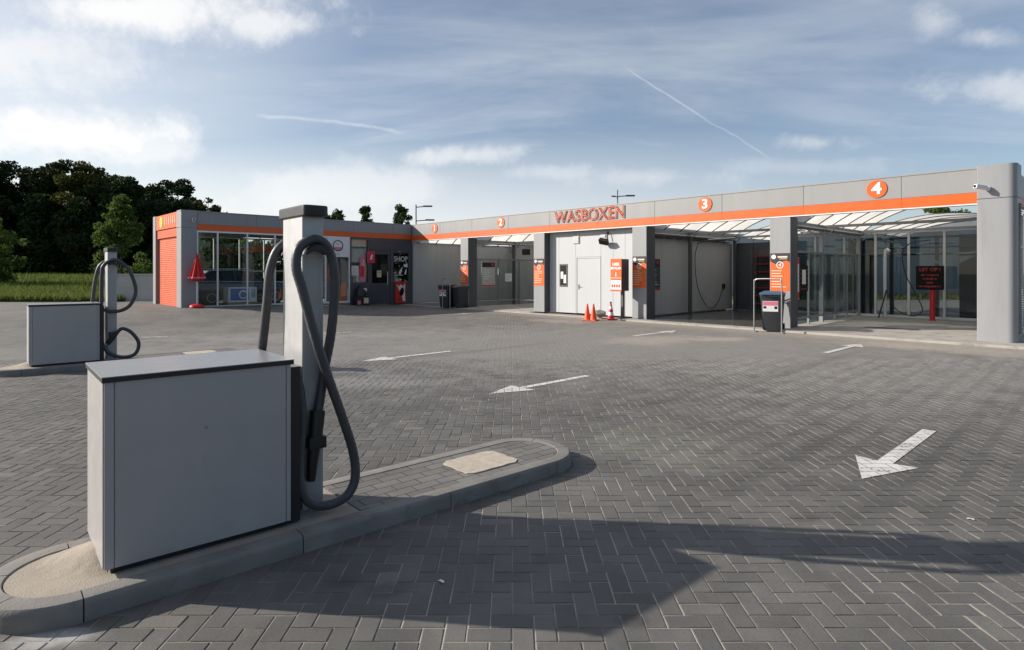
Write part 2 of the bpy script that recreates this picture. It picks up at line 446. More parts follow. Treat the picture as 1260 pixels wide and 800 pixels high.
class MB:
    def __init__(self):
        self.bm = bmesh.new()

    def box(self, x0, x1, y0, y1, z0, z1, m=None):
        vs = [self.bm.verts.new((x, y, z)) for z in (z0, z1) for y in (y0, y1) for x in (x0, x1)]
        for f in ((0, 2, 3, 1), (4, 5, 7, 6), (0, 1, 5, 4), (2, 6, 7, 3), (0, 4, 6, 2), (1, 3, 7, 5)):
            self.bm.faces.new([vs[i] for i in f])
        if m is not None:
            for v in vs: v.co = m @ v.co
        return self

    def prism(self, pts, axis, a, b):
        """extrude a 2D outline along axis ('x','y','z') from a to b"""
        def mk(p, t):
            if axis == 'x': return (t, p[0], p[1])
            if axis == 'y': return (p[0], t, p[1])
            return (p[0], p[1], t)
        A = [self.bm.verts.new(mk(p, a)) for p in pts]
        B = [self.bm.verts.new(mk(p, b)) for p in pts]
        n = len(pts)
        self.bm.faces.new(A); self.bm.faces.new(B[::-1])
        for i in range(n):
            self.bm.faces.new((A[i], B[i], B[(i + 1) % n], A[(i + 1) % n]))
        return self

    def loft(self, rings, close=True, cap=True):
        vr = [[self.bm.verts.new(p) for p in r] for r in rings]
        n = len(rings[0])
        for a, b in zip(vr[:-1], vr[1:]):
            for i in range(n if close else n - 1):
                self.bm.faces.new((a[i], a[(i + 1) % n], b[(i + 1) % n], b[i]))
        if cap:
            self.bm.faces.new(vr[0][::-1]); self.bm.faces.new(vr[-1])
        return self

    def lathe(self, c, prof, seg=20, axis='z'):
        c = Vector(c)
        rings = []
        for r, h in prof:
            ring = []
            for k in range(seg):
                t = 2 * math.pi * k / seg
                a, b = max(r, .0005) * math.cos(t), max(r, .0005) * math.sin(t)
                ring.append(c + (Vector((a, b, h)) if axis == 'z' else Vector((h, a, b)) if axis == 'x' else Vector((b, h, a))))
            rings.append(ring)
        return self.loft(rings)

    def tube(self, pts, r, seg=10, smooth=0, rib=None):
        P = [Vector(p) for p in pts]
        if smooth:
            P = catmull(P, smooth)
        rings = []
        up = None
        for i, p in enumerate(P):
            t = (P[min(i + 1, len(P) - 1)] - P[max(i - 1, 0)]).normalized()
            if up is None:
                up = Vector((0, 0, 1)) if abs(t.z) < .9 else Vector((1, 0, 0))
            s = t.cross(up).normalized(); up = s.cross(t).normalized()
            rr = r(i / (len(P) - 1)) if callable(r) else r
            if rib: rr *= 1 + (rib if i % 2 else -rib)
            rings.append([p + (s * math.cos(2 * math.pi * k / seg) + up * math.sin(2 * math.pi * k / seg)) * rr for k in range(seg)])
        return self.loft(rings)

    def beam(self, a, b, w, h):
        """rectangular bar from a to b"""
        a, b = Vector(a), Vector(b)
        t = (b - a).normalized()
        up = Vector((0, 0, 1)) if abs(t.z) < .95 else Vector((0, 1, 0))
        s = t.cross(up).normalized(); up = s.cross(t).normalized()
        ring = lambda p: [p + s * (w / 2 * i) + up * (h / 2 * j) for i, j in ((-1, -1), (1, -1), (1, 1), (-1, 1))]
        return self.loft([ring(a), ring(b)])

    def build(self, name, mat, parent=None, bevel=0, seg=2, local=False, angle=35, M_=None):
        bm = self.bm
        if M_ is not None:
            bm.transform(M_)
        if bevel:
            bmesh.ops.recalc_face_normals(bm, faces=bm.faces[:])
            es = [e for e in bm.edges if len(e.link_faces) == 2 and e.calc_face_angle(0) > R(40)]
            bmesh.ops.bevel(bm, geom=es, offset=bevel, segments=seg, affect='EDGES', profile=.6)
        bmesh.ops.recalc_face_normals(bm, faces=bm.faces[:])
        if parent is not None and not local:
            bm.transform(WM[parent.name].inverted())
        me = bpy.data.meshes.new(name)
        bm.to_mesh(me); bm.free()
        finish(me, angle)
        me.materials.append(mat)
        o = bpy.data.objects.new(name, me)
        COL.objects.link(o)
        if bevel:
            wn_ = o.modifiers.new('weighted_normals', 'WEIGHTED_NORMAL')
            wn_.weight = 100; wn_.keep_sharp = True
        if parent is not None:
            o.parent = parent
            WM[o.name] = WM[parent.name]
        else:
            WM[o.name] = Matrix.Identity(4)
        return o


def solo(mb, name, mat, loc, label, cat, group=None, kind=None, rz=0.0, **kw):
    """a thing that is a single mesh, with its origin at loc"""
    m = Matrix.Translation(Vector(loc)) @ Matrix.Rotation(rz, 4, 'Z')
    mb.bm.transform(m.inverted())
    o = mb.build(name, mat, None, **kw)
    o.location = loc; o.rotation_euler = (0, 0, rz)
    WM[o.name] = m
    tag(o, label, cat, group, kind)
    return o


def catmull(P, n):
    out = []
    Q = [P[0] * 2 - P[1]] + P + [P[-1] * 2 - P[-2]]
    for i in range(1, len(Q) - 2):
        p0, p1, p2, p3 = Q[i - 1:i + 3]
        for k in range(n):
            t = k / n
            out.append(.5 * ((2 * p1) + (p2 - p0) * t + (2 * p0 - 5 * p1 + 4 * p2 - p3) * t * t + (3 * p1 - p0 - 3 * p2 + p3) * t ** 3))
    out.append(P[-1])
    return out


def children(o):
    return [c for c in COL.objects if c.parent == o]


def copy_tree(o, parent=None):
    c = o.copy(); COL.objects.link(c)
    if parent is not None: c.parent = parent
    for ch in children(o):
        copy_tree(ch, c)
    return c


def text_mesh(name, body, size, mat, parent, mtx, extrude=.004, align='CENTER', outline=0.0, xs=1.0, bold=0.0):
    cu = bpy.data.curves.new(name, 'FONT')
    cu.body = body; cu.size = size; cu.align_x = align; cu.align_y = 'CENTER'
    if outline:
        cu.fill_mode = 'NONE'; cu.bevel_depth = outline; cu.bevel_resolution = 1
    else:
        cu.extrude = extrude; cu.offset = bold
    o = bpy.data.objects.new(name, cu); COL.objects.link(o)
    bpy.context.view_layer.update()
    me = bpy.data.meshes.new_from_object(o.evaluated_get(bpy.context.evaluated_depsgraph_get()))
    bpy.data.objects.remove(o)
    me.transform(Matrix.Scale(xs, 4, (1, 0, 0)))
    me.transform(WM[parent.name].inverted() @ mtx)
    me.materials.clear(); me.materials.append(mat)
    n = bpy.data.objects.new(name, me); COL.objects.link(n); n.parent = parent
    WM[n.name] = WM[parent.name]
    return n


def face_front(x, y, z):      # reads from the forecourt (normal -Y)
    return Matrix.Translation((x, y, z)) @ Matrix.Rotation(R(90), 4, 'X')


def face_side(x, y, z):       # normal +X
    return Matrix.Translation((x, y, z)) @ Matrix.Rotation(R(90), 4, 'Z') @ Matrix.Rotation(R(90), 4, 'X')


# ------------------------------------------------------------------ ground
def sheet(name, x0, x1, d0, d1, mat, dz, step=None, keep=None, hf=None):
    """ground sheet laid in forecourt axes; the object is turned so that its texture follows them"""
    org = W(0, 0)
    m = Matrix.Translation(org) @ Matrix.Rotation(ANG, 4, 'Z')
    bm = bmesh.new()
    nx = max(1, int((x1 - x0) / step)) if step else 1
    nd = max(1, int((d1 - d0) / step)) if step else 1
    g = {}
    def vert(i, j):
        if (i, j) not in g:
            x, d = x0 + (x1 - x0) * i / nx, d0 + (d1 - d0) * j / nd
            w = W(x, d)
            z = dz + (hf(x, d) if hf else gz(w.x, w.y) if step else 0)
            g[i, j] = bm.verts.new((x, d, z))
        return g[i, j]
    for i in range(nx):
        for j in range(nd):
            xc, dc = x0 + (x1 - x0) * (i + .5) / nx, d0 + (d1 - d0) * (j + .5) / nd
            if keep and not keep(xc, dc): continue
            bm.faces.new((vert(i, j), vert(i + 1, j), vert(i + 1, j + 1), vert(i, j + 1)))
    me = bpy.data.meshes.new(name); bm.to_mesh(me); bm.free()
    me.shade_smooth(); me.materials.append(mat)
    o = bpy.data.objects.new(name, me); COL.objects.link(o)
    o.location = org; o.rotation_euler = (0, 0, ANG)
    o['kind'] = 'structure'
    WM[o.name] = m
    return o


sheet('ground', -500, 500, -300, 900, MT['soil'], -.06)
sheet('paving', -48, 48, -14, 58, MT['brick'], 0.0, step=1.0, keep=lambda x, d: not (x < -18 and d > 27))


def near_pavers():
    org = W(0, 0)
    g = np.random.default_rng(4)
    V, F = [], []
    U = .1
    for i in range(-115, 116):
        for j in range(14, 116):
            k = (i - j) % 4
            if k == 0: x0, x1, y0, y1 = i, i + 2, j, j + 1
            elif k == 3: x0, x1, y0, y1 = i, i + 1, j, j + 2
            else: continue
            cx_, cy_ = (x0 + x1) / 2 * U, (y0 + y1) / 2 * U
            if abs(cx_) > .90 * cy_ + .7 or cy_ > 11: continue
            gap = g.uniform(.0028, .0046)
            hx, hy = (x1 - x0) / 2 * U - gap, (y1 - y0) / 2 * U - gap
            a = g.normal(0, .005); ca, sa = math.cos(a), math.sin(a)
            ox, oy = g.normal(0, .0007, 2)
            z = .0034 + g.normal(0, .0006); tx, ty = g.normal(0, .006, 2)
            ch = g.uniform(.0012, .0030)
            b0 = len(V)
            for e, zz in ((0.0, -.004), (0.0, -ch * .8), (ch, 0.0)):
                for sx, sy in ((-1, -1), (1, -1), (1, 1), (-1, 1)):
                    px_, py_ = sx * (hx - e), sy * (hy - e)
                    V.append((cx_ + ox + px_ * ca - py_ * sa, cy_ + oy + px_ * sa + py_ * ca, z + zz + px_ * tx + py_ * ty))
            F.append((b0 + 8, b0 + 9, b0 + 10, b0 + 11))
            for l in (0, 4):
                for q in range(4):
                    q2 = (q + 1) % 4
                    F.append((b0 + l + q, b0 + l + q2, b0 + l + 4 + q2, b0 + l + 4 + q))
    me = bpy.data.meshes.new('paving_bricks'); me.from_pydata(V, [], F)
    me.materials.append(MT['paver'])
    o = bpy.data.objects.new('paving_bricks', me); COL.objects.link(o)
    o.location = org; o.rotation_euler = (0, 0, ANG); o['kind'] = 'structure'


near_pavers()


def bank(x, d):
    w = W(x, d)
    return gz(w.x, w.y) * (1 - sstep(30, 45, d)) + 1.15 * sstep(28, 52, d) + .12 * mnoise.noise(Vector((x * .2, d * .2, 0))) * sstep(27.5, 32, d)


sheet('grass_bank', -90, -18, 27, 90, MT['soil'], .004, step=1.5, hf=bank)
sheet('rear_lawn', 2, 58, 34.5, 80, MT['soil'], .012)

# grass blades on the bank
def blades(name, pts, h0, h1, w, mat, label):
    n = len(pts)
    V = np.zeros((n, 3, 3)); ang = rng.uniform(0, math.tau, n); h = rng.uniform(h0, h1, n)
    P = np.array(pts)
    dx, dy = np.cos(ang) * w, np.sin(ang) * w
    V[:, 0] = P; V[:, 0, 0] -= dx; V[:, 0, 1] -= dy
    V[:, 1] = P; V[:, 1, 0] += dx; V[:, 1, 1] += dy
    V[:, 2] = P; V[:, 2, 2] += h; V[:, 2, :2] += rng.normal(0, .35, (n, 2)) * h[:, None]
    me = bpy.data.meshes.new(name)
    me.from_pydata(V.reshape(-1, 3).tolist(), [], np.arange(n * 3).reshape(-1, 3).tolist())
    me.materials.append(mat)
    o = bpy.data.objects.new(name, me); COL.objects.link(o)
    tag(o, label, 'grass', kind='stuff')
    return o


gp = []
for _ in range(42000):
    d = 27.3 + 30 * rng.random() ** 1.5
    x = rng.uniform(-1.02 * d, -18.1)
    w = W(x, d); gp.append((w.x, w.y, bank(x, d)))
blades('grass', gp, .12, .42, .035, MT['grass'], 'long green grass on the bank beside the paving')
gp = []
for _ in range(9000):
    d = rng.uniform(35, 48); x = rng.uniform(8, 50); w = W(x, d); gp.append((w.x, w.y, .012))
blades('lawn_grass', gp, .10, .3, .04, MT['grass'], 'green lawn grass seen through the glass behind the bays')

# concrete floors of the bays
def slab(name, x0, x1, y0, y1, z1, mat, bev=.012):
    o = MB().box(x0, x1, y0, y1, -.05, z1).build(name, mat, None, bevel=bev)
    o['kind'] = 'structure'
    return o


slab('bay_floor', 18.1, 23.75, -.75, 7.2, .055, MT['concrete'])
slab('bay_floor', 13.25, 18.09, -.30, 7.2, .050, MT['wet'])
slab('bay_floor', 4.0, 8.6, -.30, 7.2, .045, MT['concrete'])
slab('bay_floor', .12, 3.99, -.30, 7.2, .04, MT['wet'])
slab('kerb_strip', 13.25, 18.09, -.75, -.305, .045, MT['concrete'])
slab('kerb_strip', -.2, 13.24, -.62, -.305, .03, MT['concrete'])

# ------------------------------------------------------------------ painted arrows
def arrow(tip, direction, label, length=2.0, mat='paint', group='painted arrows on the paving'):
    """tip in forecourt coordinates; direction +1 points towards the wing, -1 away from it"""
    t = W(*tip); a = direction
    bm = MB()
    hw, hl, sw = .235, .62, .058
    pts = [(0, 0), (-hw, hl), (-sw, hl - .03), (-sw, length), (sw, length), (sw, hl - .03), (hw, hl)]
    zz = gz(t.x, t.y)
    P = [(t.x + p[0], t.y - a * p[1]) for p in pts]
    vs = [bm.bm.verts.new((p[0], p[1], zz + .0075)) for p in P]
    bm.bm.faces.new(vs)
    return solo(bm, 'painted_arrow', MT[mat], (t.x, t.y, zz), label, 'road marking', group)


arrow((2.70, 4.64), -1, 'large white arrow on the paving nearest the viewer, in the sun right of the island', 2.08)
arrow((-.29, 7.89), -1, 'long white arrow on the paving beyond the brick end of the island')
arrow((-2.69, 10.76), -1, 'white arrow on the paving just right of the tall vacuum pillar')
arrow((-5.72, 14.7), -1, 'white arrow on the paving partly hidden behind the tall vacuum pillar', mat='wornpaint')
arrow((7.75, 13.35), 1, 'white arrow pointing into bay 4 before the black bin', 2.15)
arrow((4.49, 16.4), 1, 'white arrow pointing into bay 3 beside the striped cone')
arrow((-1.55, 23.5), 1, 'faint white arrow pointing into bay 2 near the two black bins', mat='wornpaint')
for (x, d, lab) in ((-6.2, 12.1, 'short worn white dash on the paving behind the near vacuum cabinet'), (-8.8, 14.8, 'short worn white dash on the paving beside the small vacuum hose loop')):
    w = W(x, d); mb = MB()
    z = gz(w.x, w.y) + .005
    vs = [mb.bm.verts.new((*(W(x + a, d + b))[:2], z)) for a, b in ((-.27, -.12), (.3, .0), (.27, .13), (-.3, .02))]
    mb.bm.faces.new(vs)
    solo(mb, 'painted_dash', MT['wornpaint'], (w.x, w.y, z), lab, 'road marking')

for (px_, py_, lab) in ((543, 717, 'small white scrap of paper lying in the shadow before the island'), (1194, 640, 'pale scrap of litter on the sunny pavers at the right edge')):
    d = 1.6 * 740 / (py_ - 335); x = (px_ - 630) / 740 * d
    w = W(x, d); mb = MB()
    mb.loft([[(w.x + a, w.y + b_, z) for a, b_, z in ((-.02, -.008, h0), (.0, -.011, h0 + .006), (.022, -.004, h0 + .001), (.018, .008, h0 + .004), (-.015, .009, h0 + .002))] for h0 in (.0065, .0072)])
    solo(mb, 'paper_scrap', MT['paper'], (w.x, w.y, .006), lab, 'litter')

# ------------------------------------------------------------------ vacuum islands
E2, N2 = (.755, .656), (-.656, .755)
ISL_ANG = ANG + math.atan2(.656, .755)
KH = .106


def island(Axy, name):
    o0 = W(*Axy)
    base = gz(o0.x, o0.y)
    root = bpy.data.objects.new(name, None); COL.objects.link(root)
    root.location = (o0.x, o0.y, base + KH); root.rotation_euler = (0, 0, ISL_ANG)
    root['kind'] = 'structure'
    WM[root.name] = Matrix.Translation(root.location) @ Matrix.Rotation(ISL_ANG, 4, 'Z')
    cx0, cx1, cn, rad = -.10, 2.96, .21, .395
    outl = []
    def arc(cx, a0, a1, n):
        return [(cx, a0 + (a1 - a0) * k / n) for k in range(n + 1)]
    L = []
    n_str = 36
    for k in range(n_str + 1): L.append((cx0 + (cx1 - cx0) * k / n_str, cn - rad, 0, -1))
    for k in range(1, 25):
        t = -math.pi / 2 + math.pi * k / 25; L.append((cx1 + rad * math.cos(t), cn + rad * math.sin(t), math.cos(t), math.sin(t)))
    for k in range(n_str + 1): L.append((cx1 - (cx1 - cx0) * k / n_str, cn + rad, 0, 1))
    for k in range(1, 25):
        t = math.pi / 2 + math.pi * k / 25; L.append((cx0 + rad * math.cos(t), cn + rad * math.sin(t), math.cos(t), math.sin(t)))
    kw = .115
    prof = [(0, -.2), (.0, -.03), (.004, -.012), (.014, -.002), (.026, 0), (kw - .006, 0), (kw, -.006), (kw, -.1)]
    mb = MB()
    N = len(L)
    joints = [0, 12, 24, 36, 45, 53, 61, 73, 85, 97, 106, 114, N]
    for a, b in zip(joints[:-1], joints[1:]):
        rings = []
        for q in range(a, b + 1):
            x, y, nx, ny = L[q % N]
            tx, ty = -ny, nx
            s = .003 if q == a else -.003 if q == b else 0
            rings.append([(x - nx * p + tx * s, y - ny * p + ty * s, z) for p, z in prof])
        mb.loft(rings)
    mb.build('kerb', MT['kerb'], root, local=True)
    def infill(e0, e1, rr, z):
        pts = []
        for k in range(121):
            # rounded rectangle of the stadium between e0 and e1
            pass
        ring = []
        xs = [p for p in L]
        for x, y, nx, ny in L:
            X, Y = x - nx * (rad - rr), y - ny * (rad - rr)
            X = min(max(X, e0), e1)
            if not ring or (abs(ring[-1][0] - X) + abs(ring[-1][1] - Y)) > 1e-4:
                ring.append((X, Y))
        return ring
    # fill under everything, then mortar bed and pavers
    r = infill(-1, 1.33, rad - kw - .004, 0)
    m1 = MB(); m1.prism(r, 'z', -.15, -.006)
    m1.build('mortar_bed', MT['infill'], root, local=True)
    mm = MB()
    nE, nN = 22, 30
    gv = {}
    for a in range(nE + 1):
        for b in range(nN + 1):
            e_, n_ = -.36 + .38 * a / nE, cn - .26 + .52 * b / nN
            hgt = .055 * math.exp(-((e_ - .02) / .15) ** 2) * math.exp(-((n_ - .33) / .17) ** 2) + .004 * mnoise.noise(Vector((e_ * 22, n_ * 22, 1)))
            gv[a, b] = mm.bm.verts.new((e_, n_, -.0085 + hgt))
    for a in range(nE):
        for b in range(nN):
            mm.bm.faces.new((gv[a, b], gv[a + 1, b], gv[a + 1, b + 1], gv[a, b + 1]))
    mm.build('mortar_mound', MT['infill'], root, local=True)
    r = infill(1.395, 9, rad - kw - .004, 0)
    m2 = MB(); m2.prism(r, 'z', -.15, -.004)
    m2.build('paver_field', MT['island_brick'], root, local=True)
    m3 = MB().box(1.335, 1.39, cn - rad + kw + .004, cn + rad - kw - .004, -.15, -.001)
    m3.build('edging_strip', MT['steel_dark'] if False else MT['island_brick'], root, local=True)
    # sandy drift over the pavers
    m4 = MB()
    pts = []
    for k in range(28):
        t = math.tau * k / 28
        c, s_ = math.cos(t), math.sin(t)
        q = .92 / max(abs(c), abs(s_))
        pts.append((2.50 + .275 * c * q + .006 * math.sin(9 * t), .205 + .205 * s_ * q + .005 * math.cos(11 * t)))
    m4.prism(pts, 'z', -.02, .0025)
    m4.build('sand_patch', MT['sand'], root, local=True)
    return root


A1, A2 = (-2.0, 2.95), (-7.58, 9.44)
island(A1, 'traffic_island')
island(A2, 'traffic_island')


def vacuum(Axy, label, hoses, nozzle):
    o0 = W(*Axy)
    root = thing('vacuum_station', label, 'vacuum station', (o0.x, o0.y, gz(o0.x, o0.y) + KH - .005), ISL_ANG, 'self service vacuum stations')
    Lc, Wc, H = .934, .62, .985
    kw = dict(parent=root, local=True)
    mb = MB().box(.03, Lc - .03, .03, Wc - .03, 0, .06)
    mb.build('plinth', MT['black'], **kw)
    cab = MB().box(.004, Lc - .02, .006, Wc - .006, .035, H - .032)
    cab = cab.build('cabinet', MT['vac_panel'], bevel=.004, **kw)
    # door panels standing proud with thin dark joints between them
    for n0, n1 in ((-.002, .006), (Wc - .006, Wc + .002)):
        p = MB().box(.0, .040, n0, n1, .034, H - .030).box(.0445, Lc - .045, n0, n1, .034, H - .030).box(Lc - .0405, Lc - .016, n0, n1, .034, H - .030)
        p.build('panel', MT['vac_panel'], parent=cab, local=True, bevel=.0012, seg=1)
    p = MB().box(-.006, .004, .012, Wc - .012, .034, H - .030)
    p.build('end_panel', MT['vac_panel'], parent=cab, local=True, bevel=.001, seg=1)
    lk = MB().lathe((.46, -.003, .66), [(.0001, 0), (.008, 0), (.008, -.003), (.0001, -.003)], 14, 'y')
    lk.build('lock', MT['vac_lid'], parent=cab, local=True)
    mb = MB().box(-.012, Lc + .0, -.012, Wc + .012, H - .030, H - .006)
    lid = mb.build('lid', MT['black'], bevel=.003, **kw)
    mb = MB().box(-.014, Lc + .002, -.014, Wc + .014, H - .0055, H)
    mb.build('top_sheet', MT['vac_lid'], parent=lid, local=True, bevel=.0025, seg=2)
    mb = MB().box(Lc - .018, Lc + .05, .02, Wc - .02, .01, H - .05)
    mb.build('rear_frame', MT['black'], bevel=.004, **kw)
    # pillar
    e0, e1, n0, n1 = 1.048, 1.185, .152, .478
    mb = MB().box(e0, e1, n0, n1, 0, 1.86)
    pil = mb.build('pillar', MT['vac_pillar'], bevel=.007, seg=3, **kw)
    mb = MB()
    for n in (n0 - .0016, n1 + .0016):
        mb.box(e0 + .016, e1 - .016, min(n, n0 if n < .3 else n1), max(n, n0 if n < .3 else n1), .03, 1.60)
    mb.build('cover_strip', MT['vac_panel'], parent=pil, local=True)
    bp = MB().box(e0 - .04, e1 + .04, n0 - .035, n1 + .035, 0, .012)
    for a in (e0 - .022, e1 + .022):
        for b in (n0 - .018, n1 + .018):
            bp.lathe((a, b, .012), [(.009, 0), (.009, .009), (.001, .010)], 6)
    bp.build('base_plate', MT['galv'], parent=pil, local=True)
    # cap with rounded ends
    pts = []
    ce, hw = (e0 + e1) / 2, (e1 - e0) / 2 + .014
    for k in range(13):
        t = math.pi + math.pi * k / 12
        s = math.sin(t); c = math.cos(t)
        pts.append((ce + hw * math.copysign(abs(c) ** .55, c), n0 - .02 - .045 * abs(s) ** .7))
    for k in range(13):
        t = math.pi * k / 12
        s = math.sin(t); c = math.cos(t)
        pts.append((ce + hw * math.copysign(abs(c) ** .55, c), n1 + .02 + .045 * abs(s) ** .7))
    mb = MB(); mb.prism(pts, 'z', 1.848, 1.918)
    mb.build('cap', MT['black'], bevel=.012, seg=3, **kw)
    # hose saddles on both faces
    for n, sgn in ((n0, -1), (n1, 1)):
        prof = []
        for k in range(15):
            t = R(14) + R(152) * k / 14
            prof.append((ce + .082 * math.cos(t), 1.588 + .082 * math.sin(t)))
        for k in range(9):
            t = R(160) - R(140) * k / 8
            prof.append((ce + .066 * math.cos(t), 1.596 + .036 * math.sin(t)))
        mb = MB(); mb.prism(prof, 'y', n + sgn * .001, n + sgn * .095)
        s = mb.build('hose_saddle', MT['black'], bevel=.004, seg=2, parent=pil, local=True)
    # nozzle holder and crevice tool
    for n, sgn in ((n0, -1), (n1, 1)):
        mb = MB()
        ys = sorted((n + sgn * .001, n + sgn * .085))
        mb.box(ce - .055, ce + .055, *ys, .40, .475)
        mb.build('nozzle_holder', MT['black'], bevel=.008, seg=2, parent=pil, local=True)
    for pts_n, rad_ in nozzle:
        mb = MB(); mb.tube(pts_n, rad_, 14)
        mb.build('nozzle', MT['black'], **kw)
    for h in hoses:
        P = catmull([Vector(p) for p in h], 9)
        # even spacing for the ribs
        mb = MB(); Q = [P[0]]; acc = 0
        for a, b in zip(P[:-1], P[1:]):
            acc += (b - a).length
            if acc > .006: Q.append(b); acc = 0
        mb.tube(Q, .0295, 14, rib=.022)
        mb.build('hose', MT['hose'], angle=80, **kw)
    return root


hose_near = [(.90, .12, .90), (.955, .105, .895), (1.0, .10, .82), (1.015, .09, .70), (1.018, .08, .57), (.995, .07, .355), (.995, .05, .214), (1.045, .04, .10), (1.153, .035, .052), (1.282, .035, .075), (1.350, .045, .170), (1.345, .06, .338),
             (1.268, .06, .583), (1.173, .062, .852), (1.083, .068, 1.138), (1.022, .085, 1.39), (.990, .10, 1.53), (1.012, .105, 1.65), (1.105, .105, 1.705), (1.190, .105, 1.66), (1.234, .105, 1.526),
             (1.240, .105, 1.36), (1.219, .115, 1.102), (1.186, .13, .897), (1.152, .125, .70), (1.130, .115, .60)]
hose_near_rear = [(.88, .50, .55), (.90, .60, .40), (.93, .69, .62), (.955, .62, .95), (.974, .565, 1.3), (.988, .555, 1.5), (1.03, .54, 1.64), (1.11, .53, 1.705), (1.19, .53, 1.66), (1.20, .535, 1.5), (1.17, .54, 1.2), (1.13, .54, .8), (1.11, .53, .6)]
noz_near = [([(1.133, .115, .63), (1.125, .112, .56), (1.112, .11, .44), (1.098, .112, .32), (1.088, .115, .20)], lambda t: .046 - .028 * max(0, t - .35)),
            ([(1.11, .53, .62), (1.11, .53, .45), (1.10, .53, .25)], lambda t: .044 - .022 * t)]
vacuum(A1, 'large light grey vacuum cabinet with tall pillar and grey hose, nearest the viewer', [hose_near, hose_near_rear], noz_near)
hose_far = [(1.06, .12, .30), (1.13, .115, .38), (1.19, .10, .48), (1.26, .08, .53), (1.385, .07, .455), (1.49, .06, .27), (1.435, .05, .085), (1.253, .045, .045), (1.068, .06, .125), (.975, .08, .27), (.955, .09, .477), (.953, .10, .942), (.963, .10, 1.48), (.995, .105, 1.62), (1.10, .105, 1.70), (1.205, .105, 1.685),
            (1.36, .09, 1.52), (1.45, .085, 1.193), (1.383, .08, .956), (1.257, .08, .85), (1.10, .09, .83), (1.0, .09, .86), (.92, .11, .88)]
hose_far_rear = [(.85, .52, .5), (.86, .66, .6), (.875, .60, .9), (.885, .57, 1.02), (.92, .56, 1.35), (.98, .55, 1.6), (1.11, .53, 1.705), (1.20, .53, 1.65), (1.21, .54, 1.40), (1.17, .54, 1.02), (1.14, .54, .8), (1.12, .53, .6)]
noz_far = [([(1.16, .11, .46), (1.11, .115, .37), (1.04, .12, .28)], lambda t: .046 - .012 * t), ([(1.11, .53, .62), (1.11, .53, .45), (1.10, .53, .25)], lambda t: .044 - .022 * t)]
vacuum(A2, 'vacuum cabinet and pillar farther off on its own island, young green tree behind it', [hose_far, hose_far_rear], noz_far)

# ------------------------------------------------------------------ the washing wing
TOP, SBOT, STOP = 3.97, 3.16, 3.40
PX = [(3.92, 4.45), (8.55, 9.12), (13.23, 13.79), (17.9, 18.46)]
wing = thing('wash_bay_wing', 'long grey canopy of open wash bays with an orange stripe and numbers 1 to 4', 'car wash', (11.5, 0, 0))
# fascia: cassettes with open joints over a dark backing
mb = MB(); x = 0.02
ends = [2.35, 4.7, 7.05, 9.4, 11.75, 14.1, 16.45, 18.8, 21.1, 22.58]
for e in ends:
    mb.box(x + .003, e - .003, 0, .05, STOP + .004, TOP - .04); x = e
fas = mb.build('fascia', MT['fascia'], wing, bevel=.004, seg=1)
MB().box(.02, 22.58, .055, .20, SBOT + .01, TOP - .045).build('backing', MT['fascia_dark'], fas)
MB().box(.0, 22.6, -.012, .24, TOP - .038, TOP).build('coping', MT['fascia'], fas, bevel=.004)
mb = MB(); x = .02
for e in ends:
    mb.box(x + .002, e - .002, -.004, .05, SBOT, STOP); x = e
mb.build('orange_stripe', MT['orange'], wing, bevel=.002, seg=1)
MB().box(.02, 22.58, .0, .22, SBOT - .03, SBOT - .003).build('fascia_soffit', MT['alu'], wing)
# corner pier with rounded outer corner
def rrect(x0, x1, y0, y1, rs, n=8):
    """outline with radius per corner (x0y0, x1y0, x1y1, x0y1)"""
    out = []
    for (cx, cy, sx, sy, r, a0) in ((x0, y0, 1, 1, rs[0], 180), (x1, y0, -1, 1, rs[1], 270), (x1, y1, -1, -1, rs[2], 0), (x0, y1, 1, -1, rs[3], 90)):
        if r <= 0: out.append((cx, cy)); continue
        for k in range(n + 1):
            t = R(a0 + 90 * k / n)
            out.append((cx + sx * r + r * math.cos(t), cy + sy * r + r * math.sin(t)))
    return out


pier = rrect(22.585, 23.28, -.06, .62, (.01, .16, .01, .01))
mb = MB(); mb.prism(pier, 'z', .05, 3.235)
pp = mb.build('corner_pillar', MT['pillar'], wing)
mb = MB(); mb.prism(pier, 'z', 3.25, TOP + .02)
mb.build('corner_head', MT['pillar'], wing)
pin = rrect(22.6, 23.265, -.045, .605, (.01, .15, .01, .01))
mb = MB(); mb.prism(pin, 'z', 3.23, 3.255)
mb.build('joint', MT['fascia_dark'], wing)
mb = MB()
for k in range(56):
    z = .25 + k * .052
    mb.prism([(23.281, z), (23.33, z - .018), (23.33, z - .006), (23.281, z + .014)], 'y', .20, .60)
mb.build('louvre', MT['pillar'], wing)
# four inner pillars
for (a, b) in PX:
    mb = MB(); mb.box(a, b, -.02, .015, .05, 3.12)
    p = mb.build('pillar', MT['pillar'], wing, bevel=.006)
    MB().box(a + .004, b - .002, .017, .50, .05, 3.12).build('pillar_shade_core', MT['steel_dark'], p, bevel=.004)  # body painted dark for the shaded side of the pillar
# number discs
for n, xc in (('1', 1.94), ('2', 6.6), ('3', 15.9), ('4', 20.57)):
    mb = MB(); mb.lathe((xc, -.002, 3.68), [(.001, 0), (.225, 0), (.225, -.018), (.001, -.018)], 40, 'y')
    dsc = mb.build('number_disc', MT['orange'], wing)
    text_mesh('numeral', n, .40, MT['white'], dsc, face_front(xc, -.022, 3.68), .006, bold=.012, xs=1.12)
text_mesh('lettering', 'WASBOXEN', .60, MT['orange'], wing, face_front(11.3, -.03, 3.66), outline=.013, xs=.985)
